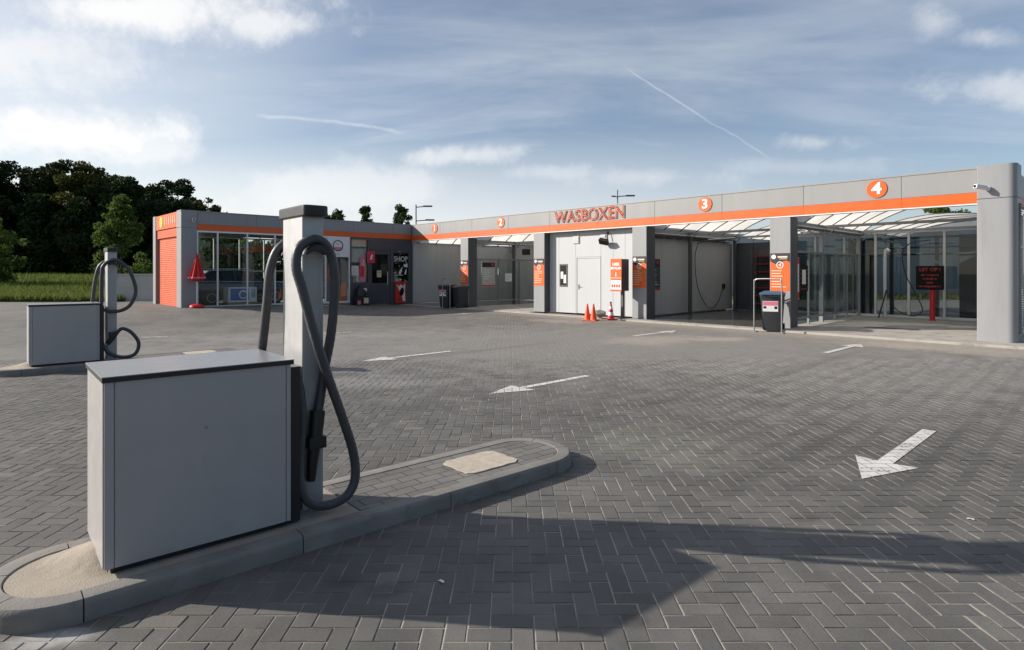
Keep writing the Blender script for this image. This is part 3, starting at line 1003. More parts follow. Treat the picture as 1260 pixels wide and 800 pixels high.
# roof vaults of translucent sheet with ribs, gutters, ties
def vault(x0, x1, y0=.30, y1=6.7, zs=3.06, rise=.82):
    n = 18
    def arc(off):
        P = []
        for k in range(n + 1):
            t = k / n; P.append((x0 + (x1 - x0) * t, zs + rise * (1 - (2 * t - 1) ** 2) + off))
        return P
    mb = MB(); mb.loft([[(p[0], y, p[1]) for p in arc(0)] for y in np.linspace(y0, y1, 7)], close=False, cap=False)
    s = mb.build('roof_sheet', MT['roofsheet'], wing, angle=60)
    mb = MB()
    for y in np.arange(y0 + .02, y1, 1.06):
        P = arc(-.03)
        mb.prism(P + arc(-.004)[::-1], 'y', y - .022, y + .022)
    mb.build('roof_rib', MT['steel_dark'], s, angle=60)


def rear_vault(x0, x1):
    vault(x0, x1, 7.05, 11.6, 3.05, .52)
    zt = 3.05 + .52
    P = [(x0 + (x1 - x0) * t / 24, 3.05 + .50 * (1 - (2 * t / 24 - 1) ** 2)) for t in range(25)]
    mb = MB(); mb.loft([[(p[0], 11.62, 3.03) for p in P], [(p[0], 11.62, p[1]) for p in P]], close=False, cap=False)
    mb.build('gable_sheet', MT['gable'], wing)


BAYS = [(.12, 4.1), (4.26, 8.72), (13.52, 18.08), (18.30, 22.9)]
for a, b in BAYS:
    vault(a, b)
for a, b in BAYS[2:]:
    rear_vault(a, b)
MB().box(8.75, 13.5, .26, 6.7, 3.2, 3.26).build('flat_roof', MT['fascia'], wing)
for xg in (4.18, 8.74, 13.50, 18.19, 22.92):
    MB().box(xg - .07, xg + .07, .24, 6.7, 2.88, 3.08).build('gutter_beam', MT['galv'], wing, bevel=.004)
    if xg < 22:
        mb = MB()
        mb.tube([(xg + .16, .3, 2.92), (xg + .16, 6.5, 2.92)], .035, 8)
        mb.tube([(xg - .15, .3, 2.96), (xg - .15, 6.5, 2.96)], .025, 8)
        for k in range(9): mb.box(xg - .2, xg + .2, .5 + k * .7, .53 + k * .7, 2.79, 2.82)
        mb.build('service_pipe', MT['galv'], wing)
for a, b in BAYS:
    for y in (3.05, 6.55):
        MB().box(a, b, y - .04, y + .04, 2.98, 3.06).build('tie_beam', MT['galv'], wing)
        for s, xx in ((1, a + .02), (-1, b - .02)):
            MB().beam((xx, y, 2.72), (xx + s * .34, y, 3.0), .03, .03).build('brace', MT['galv'], wing)
for xg in (4.18, 13.62, 18.19, 22.92):
    for y in (3.05, 6.55):
        MB().box(xg - .055, xg + .055, y - .055, y + .055, .05, 2.88).build('steel_post', MT['steel_dark'] if xg < 14 else MT['galv'], wing, bevel=.004)
# rear glazing of bays 3 and 4: frame and one pane each bay
mb = MB()
for xm in (15.66, 16.66, 17.66, 18.66, 19.66, 20.66, 21.66, 22.66):
    mb.box(xm - .035, xm + .035, 6.78, 6.86, .05, 3.02)
for xa, xb in ((15.2, 23.0),):
    mb.box(xa, xb, 6.785, 6.855, .052, .13); mb.box(xa, xb, 6.785, 6.855, 2.94, 3.015)
rg = mb.build('rear_glazing_frame', MT['alu'], wing)
MB().box(15.2, 23.0, 6.815, 6.825, .10, 2.96).build('pane', MT['smoke'], rg)
# east end: short return of fascia and its glazing
mb = MB().box(23.10, 23.15, .66, 6.8, STOP + .004, TOP - .04)
mb.build('end_fascia', MT['fascia'], wing, bevel=.004)
MB().box(23.09, 23.16, .66, 6.8, SBOT, STOP).build('end_stripe', MT['orange_deep'], wing, bevel=.003)
mb = MB()
for k in range(7):
    y = .85 + k * .98; mb.box(23.0, 23.07, y - .03, y + .03, .05, 3.1)
mb.box(23.005, 23.065, .7, 6.8, .1, .16); mb.box(23.005, 23.065, .7, 6.8, 2.2, 2.26)
ef = mb.build('end_glazing_frame', MT['alu'], wing)
MB().box(23.03, 23.04, .7, 6.8, .12, 3.05).build('pane', MT['smoke'], ef)

# solid side walls
def panel_wall(name, x0, x1, y0, y1, z0, z1, mat, axis, n, label, cat='wall'):
    """wall of upright sandwich panels with dark joints"""
    r = thing(name, label, cat, ((x0 + x1) / 2, (y0 + y1) / 2, 0))
    mb = MB()
    for k in range(n):
        if axis == 'y':
            a, b = y0 + (y1 - y0) * k / n, y0 + (y1 - y0) * (k + 1) / n
            mb.box(x0, x1, a + .003, b - .003, z0, z1)
        else:
            a, b = x0 + (x1 - x0) * k / n, x0 + (x1 - x0) * (k + 1) / n
            mb.box(a + .003, b - .003, y0, y1, z0, z1)
    mb.build('wall_panel', mat, r, bevel=.003, seg=1)
    if axis == 'y':
        MB().box(x0 + .02, x1 - .02, y0 + .01, y1 - .01, z0 + .01, z1 - .01).build('core', MT['fascia_dark'], r)
        MB().box(x0 - .012, x1 + .012, y0, y1, z0 - .02, z0 - .003).build('base_rail', MT['steel_dark'], r)
    else:
        MB().box(x0 + .01, x1 - .01, y0 + .02, y1 - .02, z0 + .01, z1 - .01).build('core', MT['fascia_dark'], r)
    return r


panel_wall('panel_wall', -.14, .06, .06, 6.9, .07, 3.14, MT['panel_grey'], 'y', 4, 'plain grey panel wall closing bay 1 beside the shop window')
panel_wall('panel_wall', .12, 9.0, 6.80, 6.9, .07, 3.10, MT['panel_grey'], 'x', 8, 'grey panel wall closing the back of bays 1 and 2')
# ------------------------------------------------------------------ plant room between bays 2 and 3
room = thing('plant_room', 'white panelled plant room with a grey door between bays 2 and 3', 'plant room', (11.2, .3, 0))
mb = MB()
xs = [9.13, 9.62, 10.46, 11.66, 12.2, 12.72, 13.22]
for a, b in zip(xs[:-1], xs[1:]):
    if abs(a - 10.46) < .01:
        mb.box(a + .003, b - .003, .28, .36, 2.17, 3.13)
    else:
        mb.box(a + .003, b - .003, .28, .36, .06, 3.13)
wl = mb.build('wall', MT['white_panel'], room, bevel=.003, seg=1)
MB().box(9.12, 13.3, .37, 6.4, .05, 3.12).build('core', MT['panel_grey'], wl)
mb = MB()
n = 6
for k in range(n):
    a, b = .45 + (6.76 - .45) * k / n, .45 + (6.76 - .45) * (k + 1) / n
    mb.box(13.31, 13.40, a + .003, b - .003, .10, 2.79)
mb.build('side_wall', MT['panel_grey'], room, bevel=.003, seg=1)
mb = MB()
for k in range(n):
    a, b = .45 + (6.76 - .45) * k / n, .45 + (6.76 - .45) * (k + 1) / n
    mb.box(9.02, 9.11, a + .003, b - .003, .10, 2.79)
mb.build('side_wall', MT['panel_grey'], room, bevel=.003, seg=1)
dr = MB().box(10.53, 11.59, .285, .335, .07, 2.11).build('door', MT['white_panel'], room, bevel=.004)
MB().box(10.47, 10.525, .27, .345, .06, 2.165).box(11.595, 11.65, .27, .345, .06, 2.165).box(10.526, 11.594, .27, .345, 2.115, 2.165).build('door_frame', MT['white_panel'], dr, bevel=.003, seg=1)
mb = MB().box(10.60, 10.635, .272, .284, .96, 1.14); mb.tube([(10.618, .28, 1.07), (10.618, .235, 1.07), (10.72, .235, 1.07)], .011, 8)
mb.build('handle', MT['steel_dark'], dr)
wd = MB().box(9.665, 10.055, .262, .279, 1.05, 1.10).box(9.665, 10.055, .262, .279, 1.86, 1.91).box(9.665, 9.705, .262, .279, 1.105, 1.855).box(10.015, 10.055, .262, .279, 1.105, 1.855).build('window', MT['steel_dark'], room)
MB().box(9.706, 10.014, .268, .276, 1.106, 1.854).build('pane', MT['sign_black'], wd)
mb = MB().box(9.72, 9.85, .266, .2675, 1.35, 1.62).box(9.87, 9.99, .266, .2675, 1.18, 1.5)
mb.build('notice', MT['paper'], wd)
for xc in (10.5, 11.8):
    mb = MB().box(xc - .15, xc + .15, .25, .279, 2.67, 2.96)
    v = mb.build('vent', MT['panel_grey'], room, bevel=.004)
    mb = MB()
    for k in range(5):
        z = 2.71 + k * .048; mb.prism([(.249, z), (.235, z - .01), (.235, z + .005), (.249, z + .03)], 'x', xc - .12, xc + .12)
    mb.build('vent_slat', MT['panel_grey'], v)
# floodlight
fl = thing('floodlight', 'black floodlight on an arm high on the white plant room wall', 'floodlight', (11.95, .27, 2.7))
mb = MB(); mb.tube([(11.98, .275, 3.0), (11.98, .16, 3.0), (11.98, .12, 2.82)], .014, 8); mb.box(11.95, 12.01, .262, .278, 2.94, 3.06)
mb.build('bracket', MT['black'], fl)
rot = Matrix.Translation((11.95, .08, 2.70)) @ Matrix.Rotation(R(38), 4, 'X') @ Matrix.Rotation(R(15), 4, 'Y')
h = MB().box(-.17, .17, -.09, .05, -.10, .10, rot).build('lamp_housing', MT['black'], fl, bevel=.012)
MB().box(-.15, .15, -.097, -.092, -.085, .085, rot).build('lens', MT['sign_black'], h)

# wash lances: hose hanging on the side wall of bay 3
hz = thing('pressure_hose', 'thin black washing hose hanging in a long loop in bay 3', 'hose', (13.55, 4.6, 2.6))
P = [(14.6, 2.6, 2.72), (14.0, 3.0, 2.66), (13.62, 3.55, 2.55), (13.5, 3.62, 2.2), (13.48, 3.7, 1.5), (13.48, 3.95, .85), (13.48, 4.5, .3), (13.48, 5.0, .2), (13.48, 5.45, .45), (13.48, 5.75, .85), (13.46, 5.95, 1.0)]
mb = MB(); mb.tube(P, .014, 7, smooth=6); mb.build('hose', MT['black'], hz)
mb = MB().box(13.401, 13.47, 5.88, 6.05, .93, 1.13); mb.build('lance_holster', MT['black'], hz, bevel=.01)
mb = MB(); mb.tube([(15.8, 2.2, 2.74), (14.6, 2.6, 2.74)], .03, 8); mb.build('swing_arm', MT['galv'], hz)
hz = thing('pressure_hose', 'black washing hose hanging before the rear glass of bay 4', 'hose', (20.0, 6.2, 2.6))
P = [(20.6, 5.2, 2.6), (19.9, 6.0, 2.55), (19.6, 6.25, 2.2), (19.7, 6.3, 1.5), (20.0, 6.35, .8), (20.15, 6.35, .35), (19.9, 6.35, .15), (19.4, 6.35, .35), (19.15, 6.35, .9)]
mb = MB(); mb.tube(P, .016, 7, smooth=6); mb.build('hose', MT['black'], hz)
mb = MB(); mb.tube([(19.05, 6.45, .06), (19.05, 6.45, 2.2), (19.2, 6.4, 2.32)], .05, 10, smooth=4); mb.build('stand_pipe', MT['alu'], hz)
mb = MB(); mb.tube([(19.12, 6.36, 1.0), (19.0, 5.9, .07)], .025, 8); mb.build('lance', MT['black'], hz)
hz = thing('pressure_hose', 'washing lance and hose at the dark end of bay 2', 'hose', (4.4, 5.2, 2.0))
P = [(5.6, 3.6, 2.7), (4.75, 4.6, 2.6), (4.5, 5.0, 2.2), (4.5, 5.1, 1.3), (4.5, 5.2, .5), (4.5, 5.5, .35), (4.5, 5.8, .9)]
mb = MB(); mb.tube(P, .014, 7, smooth=6); mb.build('hose', MT['black'], hz)
MB().box(5.2, 5.5, 2.6, 2.85, 2.4, 2.68).build('heater', MT['black'], hz, bevel=.02)

# glass partitions standing in the bays
def partition(xc, ys, label, mats='smoke', zb=.30):
    r = thing('glass_partition', label, 'partition', (xc, 3.3, 0))
    mb = MB()
    y0, y1 = ys[0], ys[-1]
    for y in ys: mb.box(xc - .03, xc + .03, y - .03, y + .03, .05, 2.24)
    mb.box(xc - .025, xc + .025, y0 + .031, y1 - .031, 2.16, 2.22)
    mb.box(xc - .025, xc + .025, y0 + .031, y1 - .031, zb - .05, zb)
    f = mb.build('frame', MT['galv'], r, bevel=.003, seg=1)
    for a, b in zip(ys[:-1], ys[1:]):
        MB().box(xc - .004, xc + .004, a + .032, b - .032, zb + .002, 2.158).build('pane', MT[mats], r)
    return r


partition(18.30, [.62, 1.7, 2.8, 3.9, 5.0, 6.1], 'steel framed glass partition between bays 3 and 4')
partition(4.30, [.62, 1.95, 3.3, 4.65, 6.0], 'steel framed glass partition between bays 1 and 2', 'glass')
# framed notice and boards seen in the bays
def board(name, label, cat, m_fn, x, y, z, w, h, mat, extras=(), t=.012, group=None):
    """flat board of width w and height h; extras = (u, v, w, h, material) patches or ('text', u, v, size, body, material)"""
    mtx = m_fn(x, y, z)
    r = thing(name, label, cat, mtx.translation, 0, group)
    b = MB().box(-w / 2, w / 2, -h / 2, h / 2, -t, 0, mtx).build('panel', mat, r)
    for q_, e in enumerate(extras):
        zq = .0004 * q_
        mz = mtx @ Matrix.Translation((0, 0, zq))
        if e[0] == 'text':
            _, u, v, s, body, mm = e
            text_mesh('lettering', body, s, mm, b, mz @ Matrix.Translation((u, v, .005)), .001)
        elif e[0] == 'disc':
            _, u, v, rad_, mm = e
            mb = MB(); mb.lathe((u, v, 0), [(.0005, .0005), (rad_, .0005), (rad_, .004), (.0005, .004)], 28); mb.bm.transform(mz)
            mb.build('emblem', mm, b)
        elif e[0] == 'ring':
            _, u, v, ra, rb, mm = e
            mb = MB()
            n_ = 32
            mb.loft([[(u + q * math.cos(math.tau * k / n_), v + q * math.sin(math.tau * k / n_), z_) for k in range(n_)] for q, z_ in ((ra, .0005), (ra, .004), (rb, .004), (rb, .0005), (ra, .0005))], cap=False)
            mb.bm.transform(mz); mb.build('emblem', mm, b)
        elif e[0] == 'poly':
            _, pts, mm = e
            mb = MB(); mb.prism(pts, 'z', .0005, .0035); mb.bm.transform(mz); mb.build('print', mm, b)
        else:
            u, v, w2, h2, mm = e
            MB().box(u - w2 / 2, u + w2 / 2, v - h2 / 2, v + h2 / 2, .0005, .003, mz).build('print', mm, b)
    return r


def lines(u0, v0, w, n, dv, h, mat, seed=1):
    rr = random.Random(seed)
    out = []
    for k in range(n):
        ww = w * rr.uniform(.55, 1)
        out.append((u0 - (w - ww) / 2, v0 - k * dv, ww, h, mat))
    return out


def pillar_sign(a, b, num, label, z=1.60):
    xc = (a + b) / 2; w = b - a - .03; h = 1.06
    curve = [(-w / 2, .30)]
    for k in range(13):
        t = k / 12; curve.append((-w / 2 + w * t, .27 + .05 * math.sin(2.2 * math.pi * t + 2.4)))
    top = curve[1:] + [(w / 2, h / 2), (-w / 2, h / 2)]
    ex = [('poly', top, MT['dark_sign']), ('disc', -w * .33, .43, .062, MT['white']), (.07, .425, w * .5, .045, MT['cream']), (.09, .37, w * .4, .02, MT['panel_grey']),
          ('ring', .0, .20, .078, .098, MT['white']), ('text', 0, .20, .15, num, MT['white'])]
    ex += lines(-.02, .04, w * .8, 7, .075, .022, MT['cream'], int(num))
    return board('instruction_sign', label, 'sign', face_front, xc, -.024, z, w, h, MT['orange'], ex, group='orange instruction signs on the pillars', t=.006)


pillar_sign(*PX[0], '1', 'orange and dark instruction sign on the pillar beside the two black bins')
pillar_sign(*PX[1], '2', 'orange and dark instruction sign on the pillar left of the white plant room')
pillar_sign(*PX[2], '3', 'orange and dark instruction sign on the pillar beside the payment box')
pillar_sign(*PX[3], '4', 'orange and dark instruction sign on the pillar above the blue lidded bin')
ex = [(0, .40, .66, .28, MT['dark_sign']), (.2, .42, .12, .12, MT['red'])] + lines(0, .16, .55, 7, .085, .02, MT['paper'], 4) + [(0, -.5, .66, .05, MT['red'])]
board('tariff_board', 'dark grey tariff board on the side wall just inside bay 3', 'sign', face_side, 13.418, 1.02, 1.52, .72, 1.08, MT['anthracite'], ex)
board('tariff_board', 'dark and white notice board on the glass partition of bay 2', 'sign', face_side, 4.345, 1.28, 1.50, .80, 1.15, MT['panel_grey'], [(0, .44, .78, .22, MT['dark_sign']), (.24, .45, .14, .12, MT['red'])] + lines(0, .2, .6, 5, .1, .03, MT['paper'], 9) + [(0, -.52, .78, .06, MT['red'])])
board('notice', 'small white notice on the glass partition of bay 2', 'notice', face_side, 4.345, 2.55, 1.35, .42, .38, MT['paper'], lines(0, .08, .28, 3, .08, .02, MT['panel_grey'], 2))
board('notice_board', 'black and red framed panel with white paper on the partition of bay 4', 'notice', face_side, 18.345, 1.22, 1.42, .66, .74, MT['sign_black'], [(.02, .04, .27, .42, MT['paper'])] + [(s * .26, .26 - k * .13, .07, .035, MT['darkred']) for k in range(5) for s in (-1, 1)] + [(0, -.31, .5, .03, MT['darkred'])])
board('side_poster', 'narrow pale poster with red ends behind the pillar of bay 4', 'sign', face_side, 18.345, .78, 1.42, .24, 1.2, MT['paper'], [(0, .5, .23, .18, MT['crimson']), (0, -.48, .23, .2, MT['red'])] + lines(0, .25, .16, 5, .12, .03, MT['panel_grey'], 5))

# dark rack at the back of bay 3
rk = thing('storage_rack', 'dark rack with reddish trays at the back of bay 3', 'rack', (15.1, 6.3, .05))
mb = MB()
for xx in (14.5, 15.3):
    for yy in (6.15, 6.6): mb.box(xx - .025, xx + .025, yy - .025, yy + .025, .05, 2.5)
mb.box(14.48, 15.32, 6.63, 6.65, .1, 2.5)
mb.build('frame', MT['steel_dark'], rk)
for k in range(7):
    MB().box(14.53, 15.27, 6.16, 6.59, .35 + k * .31, .38 + k * .31).build('tray', MT['darkred'], rk)
panel_wall('bay_shade_panels', 13.42, 15.18, 6.78, 6.86, .06, 2.79, MT['anthracite'], 'x', 2, 'added dark panels standing in for the unlit opening at the back corner of bay 3')  # dark panels added where the bay opens into darkness

# LET OP sign on its red post
lp = thing('warning_sign', 'black board with red LET OP lettering on a red post in bay 4', 'sign', (20.52, 5.9, .055))
mb = MB(); mb.lathe((20.52, 5.9, .055), [(.1, 0), (.1, .015), (.075, .02), (.075, 1.15)], 20)
mb.build('post', MT['red'], lp)
mtx = face_front(20.47, 5.80, 1.42) @ Matrix.Rotation(R(8), 4, 'Y')
b = MB().box(-.37, .37, -.38, .38, -.03, 0, mtx).build('board', MT['sign_black'], lp, bevel=.006)
for v, s, t in ((.26, .15, 'LET OP !'), (.09, .09, 'alleen boxen'), (-.03, .09, 'gebruiken'), (-.15, .09, 'voor'), (-.27, .085, 'voertuigwassen !')):
    text_mesh('lettering', t, s, MT['sign_redtext'], b, mtx @ Matrix.Translation((0, v, .002)), .001, bold=.003)
mb = MB(); mb.box(20.5, 20.54, 5.83, 5.88, 1.1, 1.5); mb.build('bracket', MT['steel_dark'], lp)

# payment box on a post
pb = thing('payment_box', 'orange fronted payment box on a slim post before the white wall', 'payment terminal', (12.98, -.42, 0))
MB().box(12.80, 13.22, -.62, -.20, .97, 2.04).build('housing', MT['steel_dark'], pb, bevel=.01)
fp = MB().box(12.785, 13.235, -.64, -.622, .96, 2.05).build('front_panel', MT['orange'], pb, bevel=.004)
for v, s, t in ((1.86, .14, 'HIER'), (1.73, .105, 'BETALEN'), (1.52, .2, '1')):
    text_mesh('lettering', t, s, MT['white'], fp, face_front(13.01, -.643, v), .001, bold=.004)
MB().box(12.80, 13.22, -.643, -.6405, 1.02, 1.33).build('print', MT['white'], fp)
mb = MB()
for k in range(4): mb.box(12.83 + k * .095, 12.90 + k * .095, -.646, -.6435, 1.09, 1.19)
mb.build('print', MT['orange_deep'], fp)
MB().box(12.80, 13.22, -.643, -.6405, 1.40, 1.415).build('print', MT['white'], fp)
MB().box(13.06, 13.16, -.45, -.35, .05, .97).build('post', MT['steel_dark'], pb, bevel=.005)
MB().box(13.0, 13.22, -.52, -.28, .03, .055).build('foot_plate', MT['steel_dark'], pb)

dg = thing('drain_grate', 'dark slotted drain grate in the floor of bay 4', 'drain', (20.4, 1.9, .056))
MB().box(19.75, 21.05, 1.72, 2.08, .050, .060).build('frame', MT['galv'], dg)
mb = MB()
for k in range(32): mb.box(19.78 + k * .0395, 19.80 + k * .0395, 1.745, 2.055, .0605, .064)
mb.build('grating', MT['steel_dark'], dg)
MB().box(19.775, 21.025, 1.742, 2.058, .0601, .0604).build('channel', MT['sign_black'], dg)

# ------------------------------------------------------------------ bins, hoops, cones
def wheelie_bin(loc, rz, label, lidmat, sticker=True):
    r = thing('wheelie_bin', label, 'bin', loc, rz, 'wheelie bins by the pillars')
    def ring(w, d, z, y0=0): return [(x, y + y0, z) for x, y in rrect(-w / 2, w / 2, -d / 2, d / 2, (.04,) * 4, 4)]
    mb = MB(); mb.loft([ring(.44, .50, .03), ring(.46, .52, .10), ring(.56, .66, .93), ring(.585, .69, .935), ring(.585, .69, .985)])
    mb.build('body', MT['bin'], r, local=True)
    def lidring(w, d, z, y0): return [(x, y + y0, z) for x, y in rrect(-w / 2, w / 2, -d / 2, d / 2, (.06,) * 4, 4)]
    mb = MB(); mb.loft([lidring(.60, .72, .99, 0), lidring(.62, .74, 1.0, -.01), lidring(.60, .72, 1.03, 0), lidring(.44, .52, 1.075, .02), lidring(.2, .3, 1.085, .02)])
    l = mb.build('lid', lidmat, r, local=True, angle=50)
    mb = MB(); mb.tube([(-.24, -.36, 1.0), (-.22, -.42, 1.0), (.22, -.42, 1.0), (.24, -.36, 1.0)], .016, 8)
    mb.build('lid_grip', lidmat, l, local=True)
    mb = MB(); mb.tube([(-.25, .345, .98), (-.25, .43, .99), (.25, .43, .99), (.25, .345, .98)], .016, 8)
    mb.build('handle', MT['bin'], r, local=True)
    for s in (-1, 1):
        mb = MB(); mb.lathe((s * .25, .25, .1), [(.02, -.03), (.1, -.028), (.1, .028), (.02, .03)], 22, 'x')
        mb.build('wheel', MT['rubber'], r, local=True)
    if sticker:
        tilt = math.atan2(.07, .83)
        mtx = Matrix.Translation((-.03, -.3075, .68)) @ Matrix.Rotation(R(90) + tilt, 4, 'X')
        b_ = MB().box(-.19, .19, -.14, .14, -.001, .003, mtx).build('sticker', MT['white'], r, local=True)
        mb = MB().box(-.18, .18, .02, .13, .0035, .005, mtx); mb.build('print', MT['pink'], b_, local=True)
        mb = MB().box(-.17, -.1, -.06, .0, .0035, .005, mtx).box(.1, .17, -.07, .0, .0035, .005, mtx); mb.build('print', MT['sign_black'], b_, local=True)
    return r


wheelie_bin((18.25, -.66, .01), R(18), 'black wheelie bin with a blue lid and red white sticker inside a steel hoop', MT['bin_lid'])
wheelie_bin((3.74, -.62, .0), R(14), 'black wheelie bin with a red white sticker, left of the pair by the pillar', MT['bin'])
wheelie_bin((4.38, -.40, .0), R(-4), 'plain black wheelie bin, right of the pair in front of the pillar', MT['bin'], False).scale = (.84, .84, .93)


def hoop(x0, x1, y, h, label):
    mb = MB()
    mb.tube([(x0, y, .02), (x0, y, h - .14), (x0 + .035, y, h - .04), (x0 + .12, y, h), (x1 - .12, y, h), (x1 - .035, y, h - .04), (x1, y, h - .14), (x1, y, .02)], .018, 10, smooth=4)
    for xx in (x0, x1): mb.box(xx - .07, xx + .07, y - .07, y + .07, .005, .02)
    return solo(mb, 'steel_hoop', MT['galv'], ((x0 + x1) / 2, y, 0), label, 'steel hoop', 'steel hoops round the bins')


hoop(17.95, 18.68, -1.12, 1.42, 'galvanised steel hoop standing round the blue lidded bin')
hoop(3.95, 4.48, -1.05, 1.34, 'galvanised steel hoop before the pair of black bins')


def cone(loc, label, striped=False, h=.52):
    r = thing('traffic_cone', label, 'traffic cone', loc, random.uniform(0, 1), 'traffic cones by the plant room')
    MB().box(-.15, .15, -.15, .15, 0, .03).build('base', MT['cone'] if not striped else MT['red'], r, bevel=.01, local=True)
    def rad_(z): return .115 - (.115 - .022) * z / h
    if not striped:
        mb = MB(); mb.lathe((0, 0, .03), [(rad_(0), 0), (rad_(h), h), (.012, h + .004)], 22); mb.build('body', MT['cone'], r, local=True)
    else:
        zs = [0, .10, .21, .31, .41, .5]
        b0 = None
        for k in range(5):
            mb = MB(); e = .001 * (k % 2)
            mb.lathe((0, 0, .03), [(rad_(zs[k]) + e, zs[k]), (rad_(zs[k + 1]) + e, zs[k + 1])], 22)
            mb.build('band', MT['white'] if k % 2 else MT['red'], r, local=True)
        mb = MB(); mb.lathe((0, 0, .53), [(.03, 0), (.03, .05), (.012, .06)], 14); mb.build('tip', MT['sign_black'], r, local=True)
    return r


w = W(2.50, 19.95); cone((w.x, w.y, .005), 'plain orange traffic cone nearer the plant room door handle')
w = W(2.69, 19.85); cone((w.x, w.y, .005), 'plain orange traffic cone, right one of the touching orange pair')
w = W(3.32, 20.2); cone((w.x, w.y, .02), 'red and white striped traffic cone beside the payment box post', True)
# weeds and grey sack beside the cones
mb = MB()
rings = []
for k in range(6):
    t = k / 5; q = math.sin(math.pi * min(1, .25 + .75 * (1 - t))) if t < 1 else .1
    rings.append([(.26 * q * math.cos(a) * (1 + .15 * math.sin(3 * a + k)), .17 * q * math.sin(a) * (1 + .12 * math.cos(4 * a)), .28 * t + .02 * math.sin(2 * a) * t) for a in [math.tau * i / 18 for i in range(18)]])
mb.loft(rings)
w = W(3.0, 20.55)
mb.bm.transform(Matrix.Translation((w.x, w.y, .02)))
solo(mb, 'sand_bag', MT['kerb'], (w.x, w.y, .02), 'small grey sack slumped at the foot of the white wall between the cones', 'sack')

# CCTV cameras
def cctv(loc, rz, label):
    r = thing('security_camera', label, 'security camera', loc, rz, 'white security cameras on the fascia corners')
    rot = Matrix.Rotation(R(-8), 4, 'X')
    MB().box(-.05, .05, -.34, -.06, -.04, .05, rot).build('housing', MT['white_paint'], r, bevel=.018, seg=3, local=True)
    mb = MB(); mb.lathe((0, -.345, .05), [(.001, 0), (.032, 0), (.032, .012), (.001, .012)], 16, 'y'); mb.build('lens', MT['sign_black'], r, local=True)
    mb = MB(); mb.lathe((0, 0, 0), [(.05, -.002), (.05, -.02), (.02, -.03), (.02, -.12)], 16, 'y'); mb.build('mount', MT['white_paint'], r, local=True)
    return r


cctv((22.80, -.062, 3.46), R(-38), 'white security camera on the rounded corner pillar of bay 4')
cctv((.022, -10.0, 3.56), R(78), 'white security camera on the grey corner above the red parasol')

# ------------------------------------------------------------------ shop and tunnel wing
LB = -4.2
shop = thing('shop_tunnel_wing', 'low grey wing with glazed wash tunnel, orange roller door and dark shop front', 'building', (-2.1, -5.2, 0))
mb = MB(); y = -9.85
for e in (-7.6, -5.4, -3.2, -1.1, -.02):
    mb.box(-.05, 0, y + .003, e - .003, STOP + .06, TOP - .04); y = e
fs = mb.build('fascia', MT['fascia'], shop, bevel=.004, seg=1)
MB().box(-.22, -.055, -9.86, .2, 3.22, TOP - .045).build('backing', MT['fascia_dark'], fs)
MB().box(-.24, .012, -10.43, -.02, TOP - .038, TOP).build('coping', MT['fascia'], fs, bevel=.004)
MB().box(-.05, .004, -9.85, -.01, 3.225, STOP + .055).build('orange_stripe', MT['orange'], shop, bevel=.002, seg=1)
mb = MB(); mb.prism(rrect(-.6, .02, -10.42, -9.86, (.01, .05, .01, .01), 4), 'z', -.02, 3.30); mb.build('corner_pillar', MT['pillar'], shop)
mb = MB(); mb.prism(rrect(-.6, .02, -10.42, -9.86, (.01, .05, .01, .01), 4), 'z', 3.315, TOP + .01); mb.build('corner_head', MT['pillar'], shop)
MB().box(-.585, .005, -10.405, -9.875, 3.298, 3.318).build('joint', MT['fascia_dark'], shop)
MB().box(LB, LB + .42, -10.42, -9.86, -.02, TOP).build('rear_pillar', MT['pillar'], shop, bevel=.01)
MB().box(LB, -.25, -9.8, .2, 3.55, 3.62).build('roof', MT['panel_grey'], shop)
MB().box(LB, LB + .06, -9.85, .3, 3.25, TOP - .02).build('rear_fascia', MT['fascia'], shop)
# orange gable: sign cassette, box and roller door
MB().box(LB + .43, -.61, -10.40, -10.30, 3.36, TOP - .02).build('sign_cassette', MT['orange'], shop, bevel=.01)
mb = MB(); mb.lathe((-2.95, -10.402, 3.66), [(.001, 0), (.24, 0), (.24, -.012), (.001, -.012)], 30, 'y'); mb.build('sign_emblem', MT['yellow'], shop)
mb = MB()
for k, ww in enumerate((.07, .05, .07, .05, .07, .06)):
    mb.box(-2.35 + k * .28, -2.35 + k * .28 + ww, -10.412, -10.402, 3.52, 3.84)
mb.build('sign_mark', MT['cream'], shop)
MB().box(LB + .43, -.61, -10.36, -10.2, 3.0, 3.33).build('shutter_box', MT['orange_deep'], shop, bevel=.012)
mb = MB()
zz = .2
while zz < 2.98:
    mb.prism([(-10.285, zz), (-10.289, zz + .012), (-10.289, zz + .065), (-10.285, zz + .077), (-10.25, zz + .077), (-10.25, zz)], 'x', LB + .46, -.64); zz += .0775
mb.build('roller_door', MT['orange_deep'], shop)
# tunnel glazing front and rear
gy = [-9.85, -9.11, -7.97, -6.84, -5.70, -4.57, -3.42]
for xg, nm in ((-.02, 'front'), (LB + .05, 'rear')):
    mb = MB()
    for yv in gy: mb.box(xg - .04, xg + .035, yv - .03, yv + .03, .2, 3.22)
    mb.box(xg - .035, xg + .03, -9.82, -3.45, .2, .285); mb.box(xg - .035, xg + .03, -9.82, -3.45, 3.15, 3.218)
    if nm == 'rear': mb.box(xg - .03, xg + .025, -9.82, -3.45, 1.62, 1.69)
    f = mb.build('glazing_frame', MT['alu'], shop)
    for a, b in zip(gy[:-1], gy[1:]):
        MB().box(xg - .008, xg + .002, a + .031, b - .031, .286, 3.149).build('pane', MT['glass'], f)
MB().box(-.10, .05, -9.84, -3.4, -.05, .198).build('plinth', MT['kerb'], shop)
MB().box(LB, LB + .12, -9.84, .2, -.05, .198).build('plinth', MT['kerb'], shop)
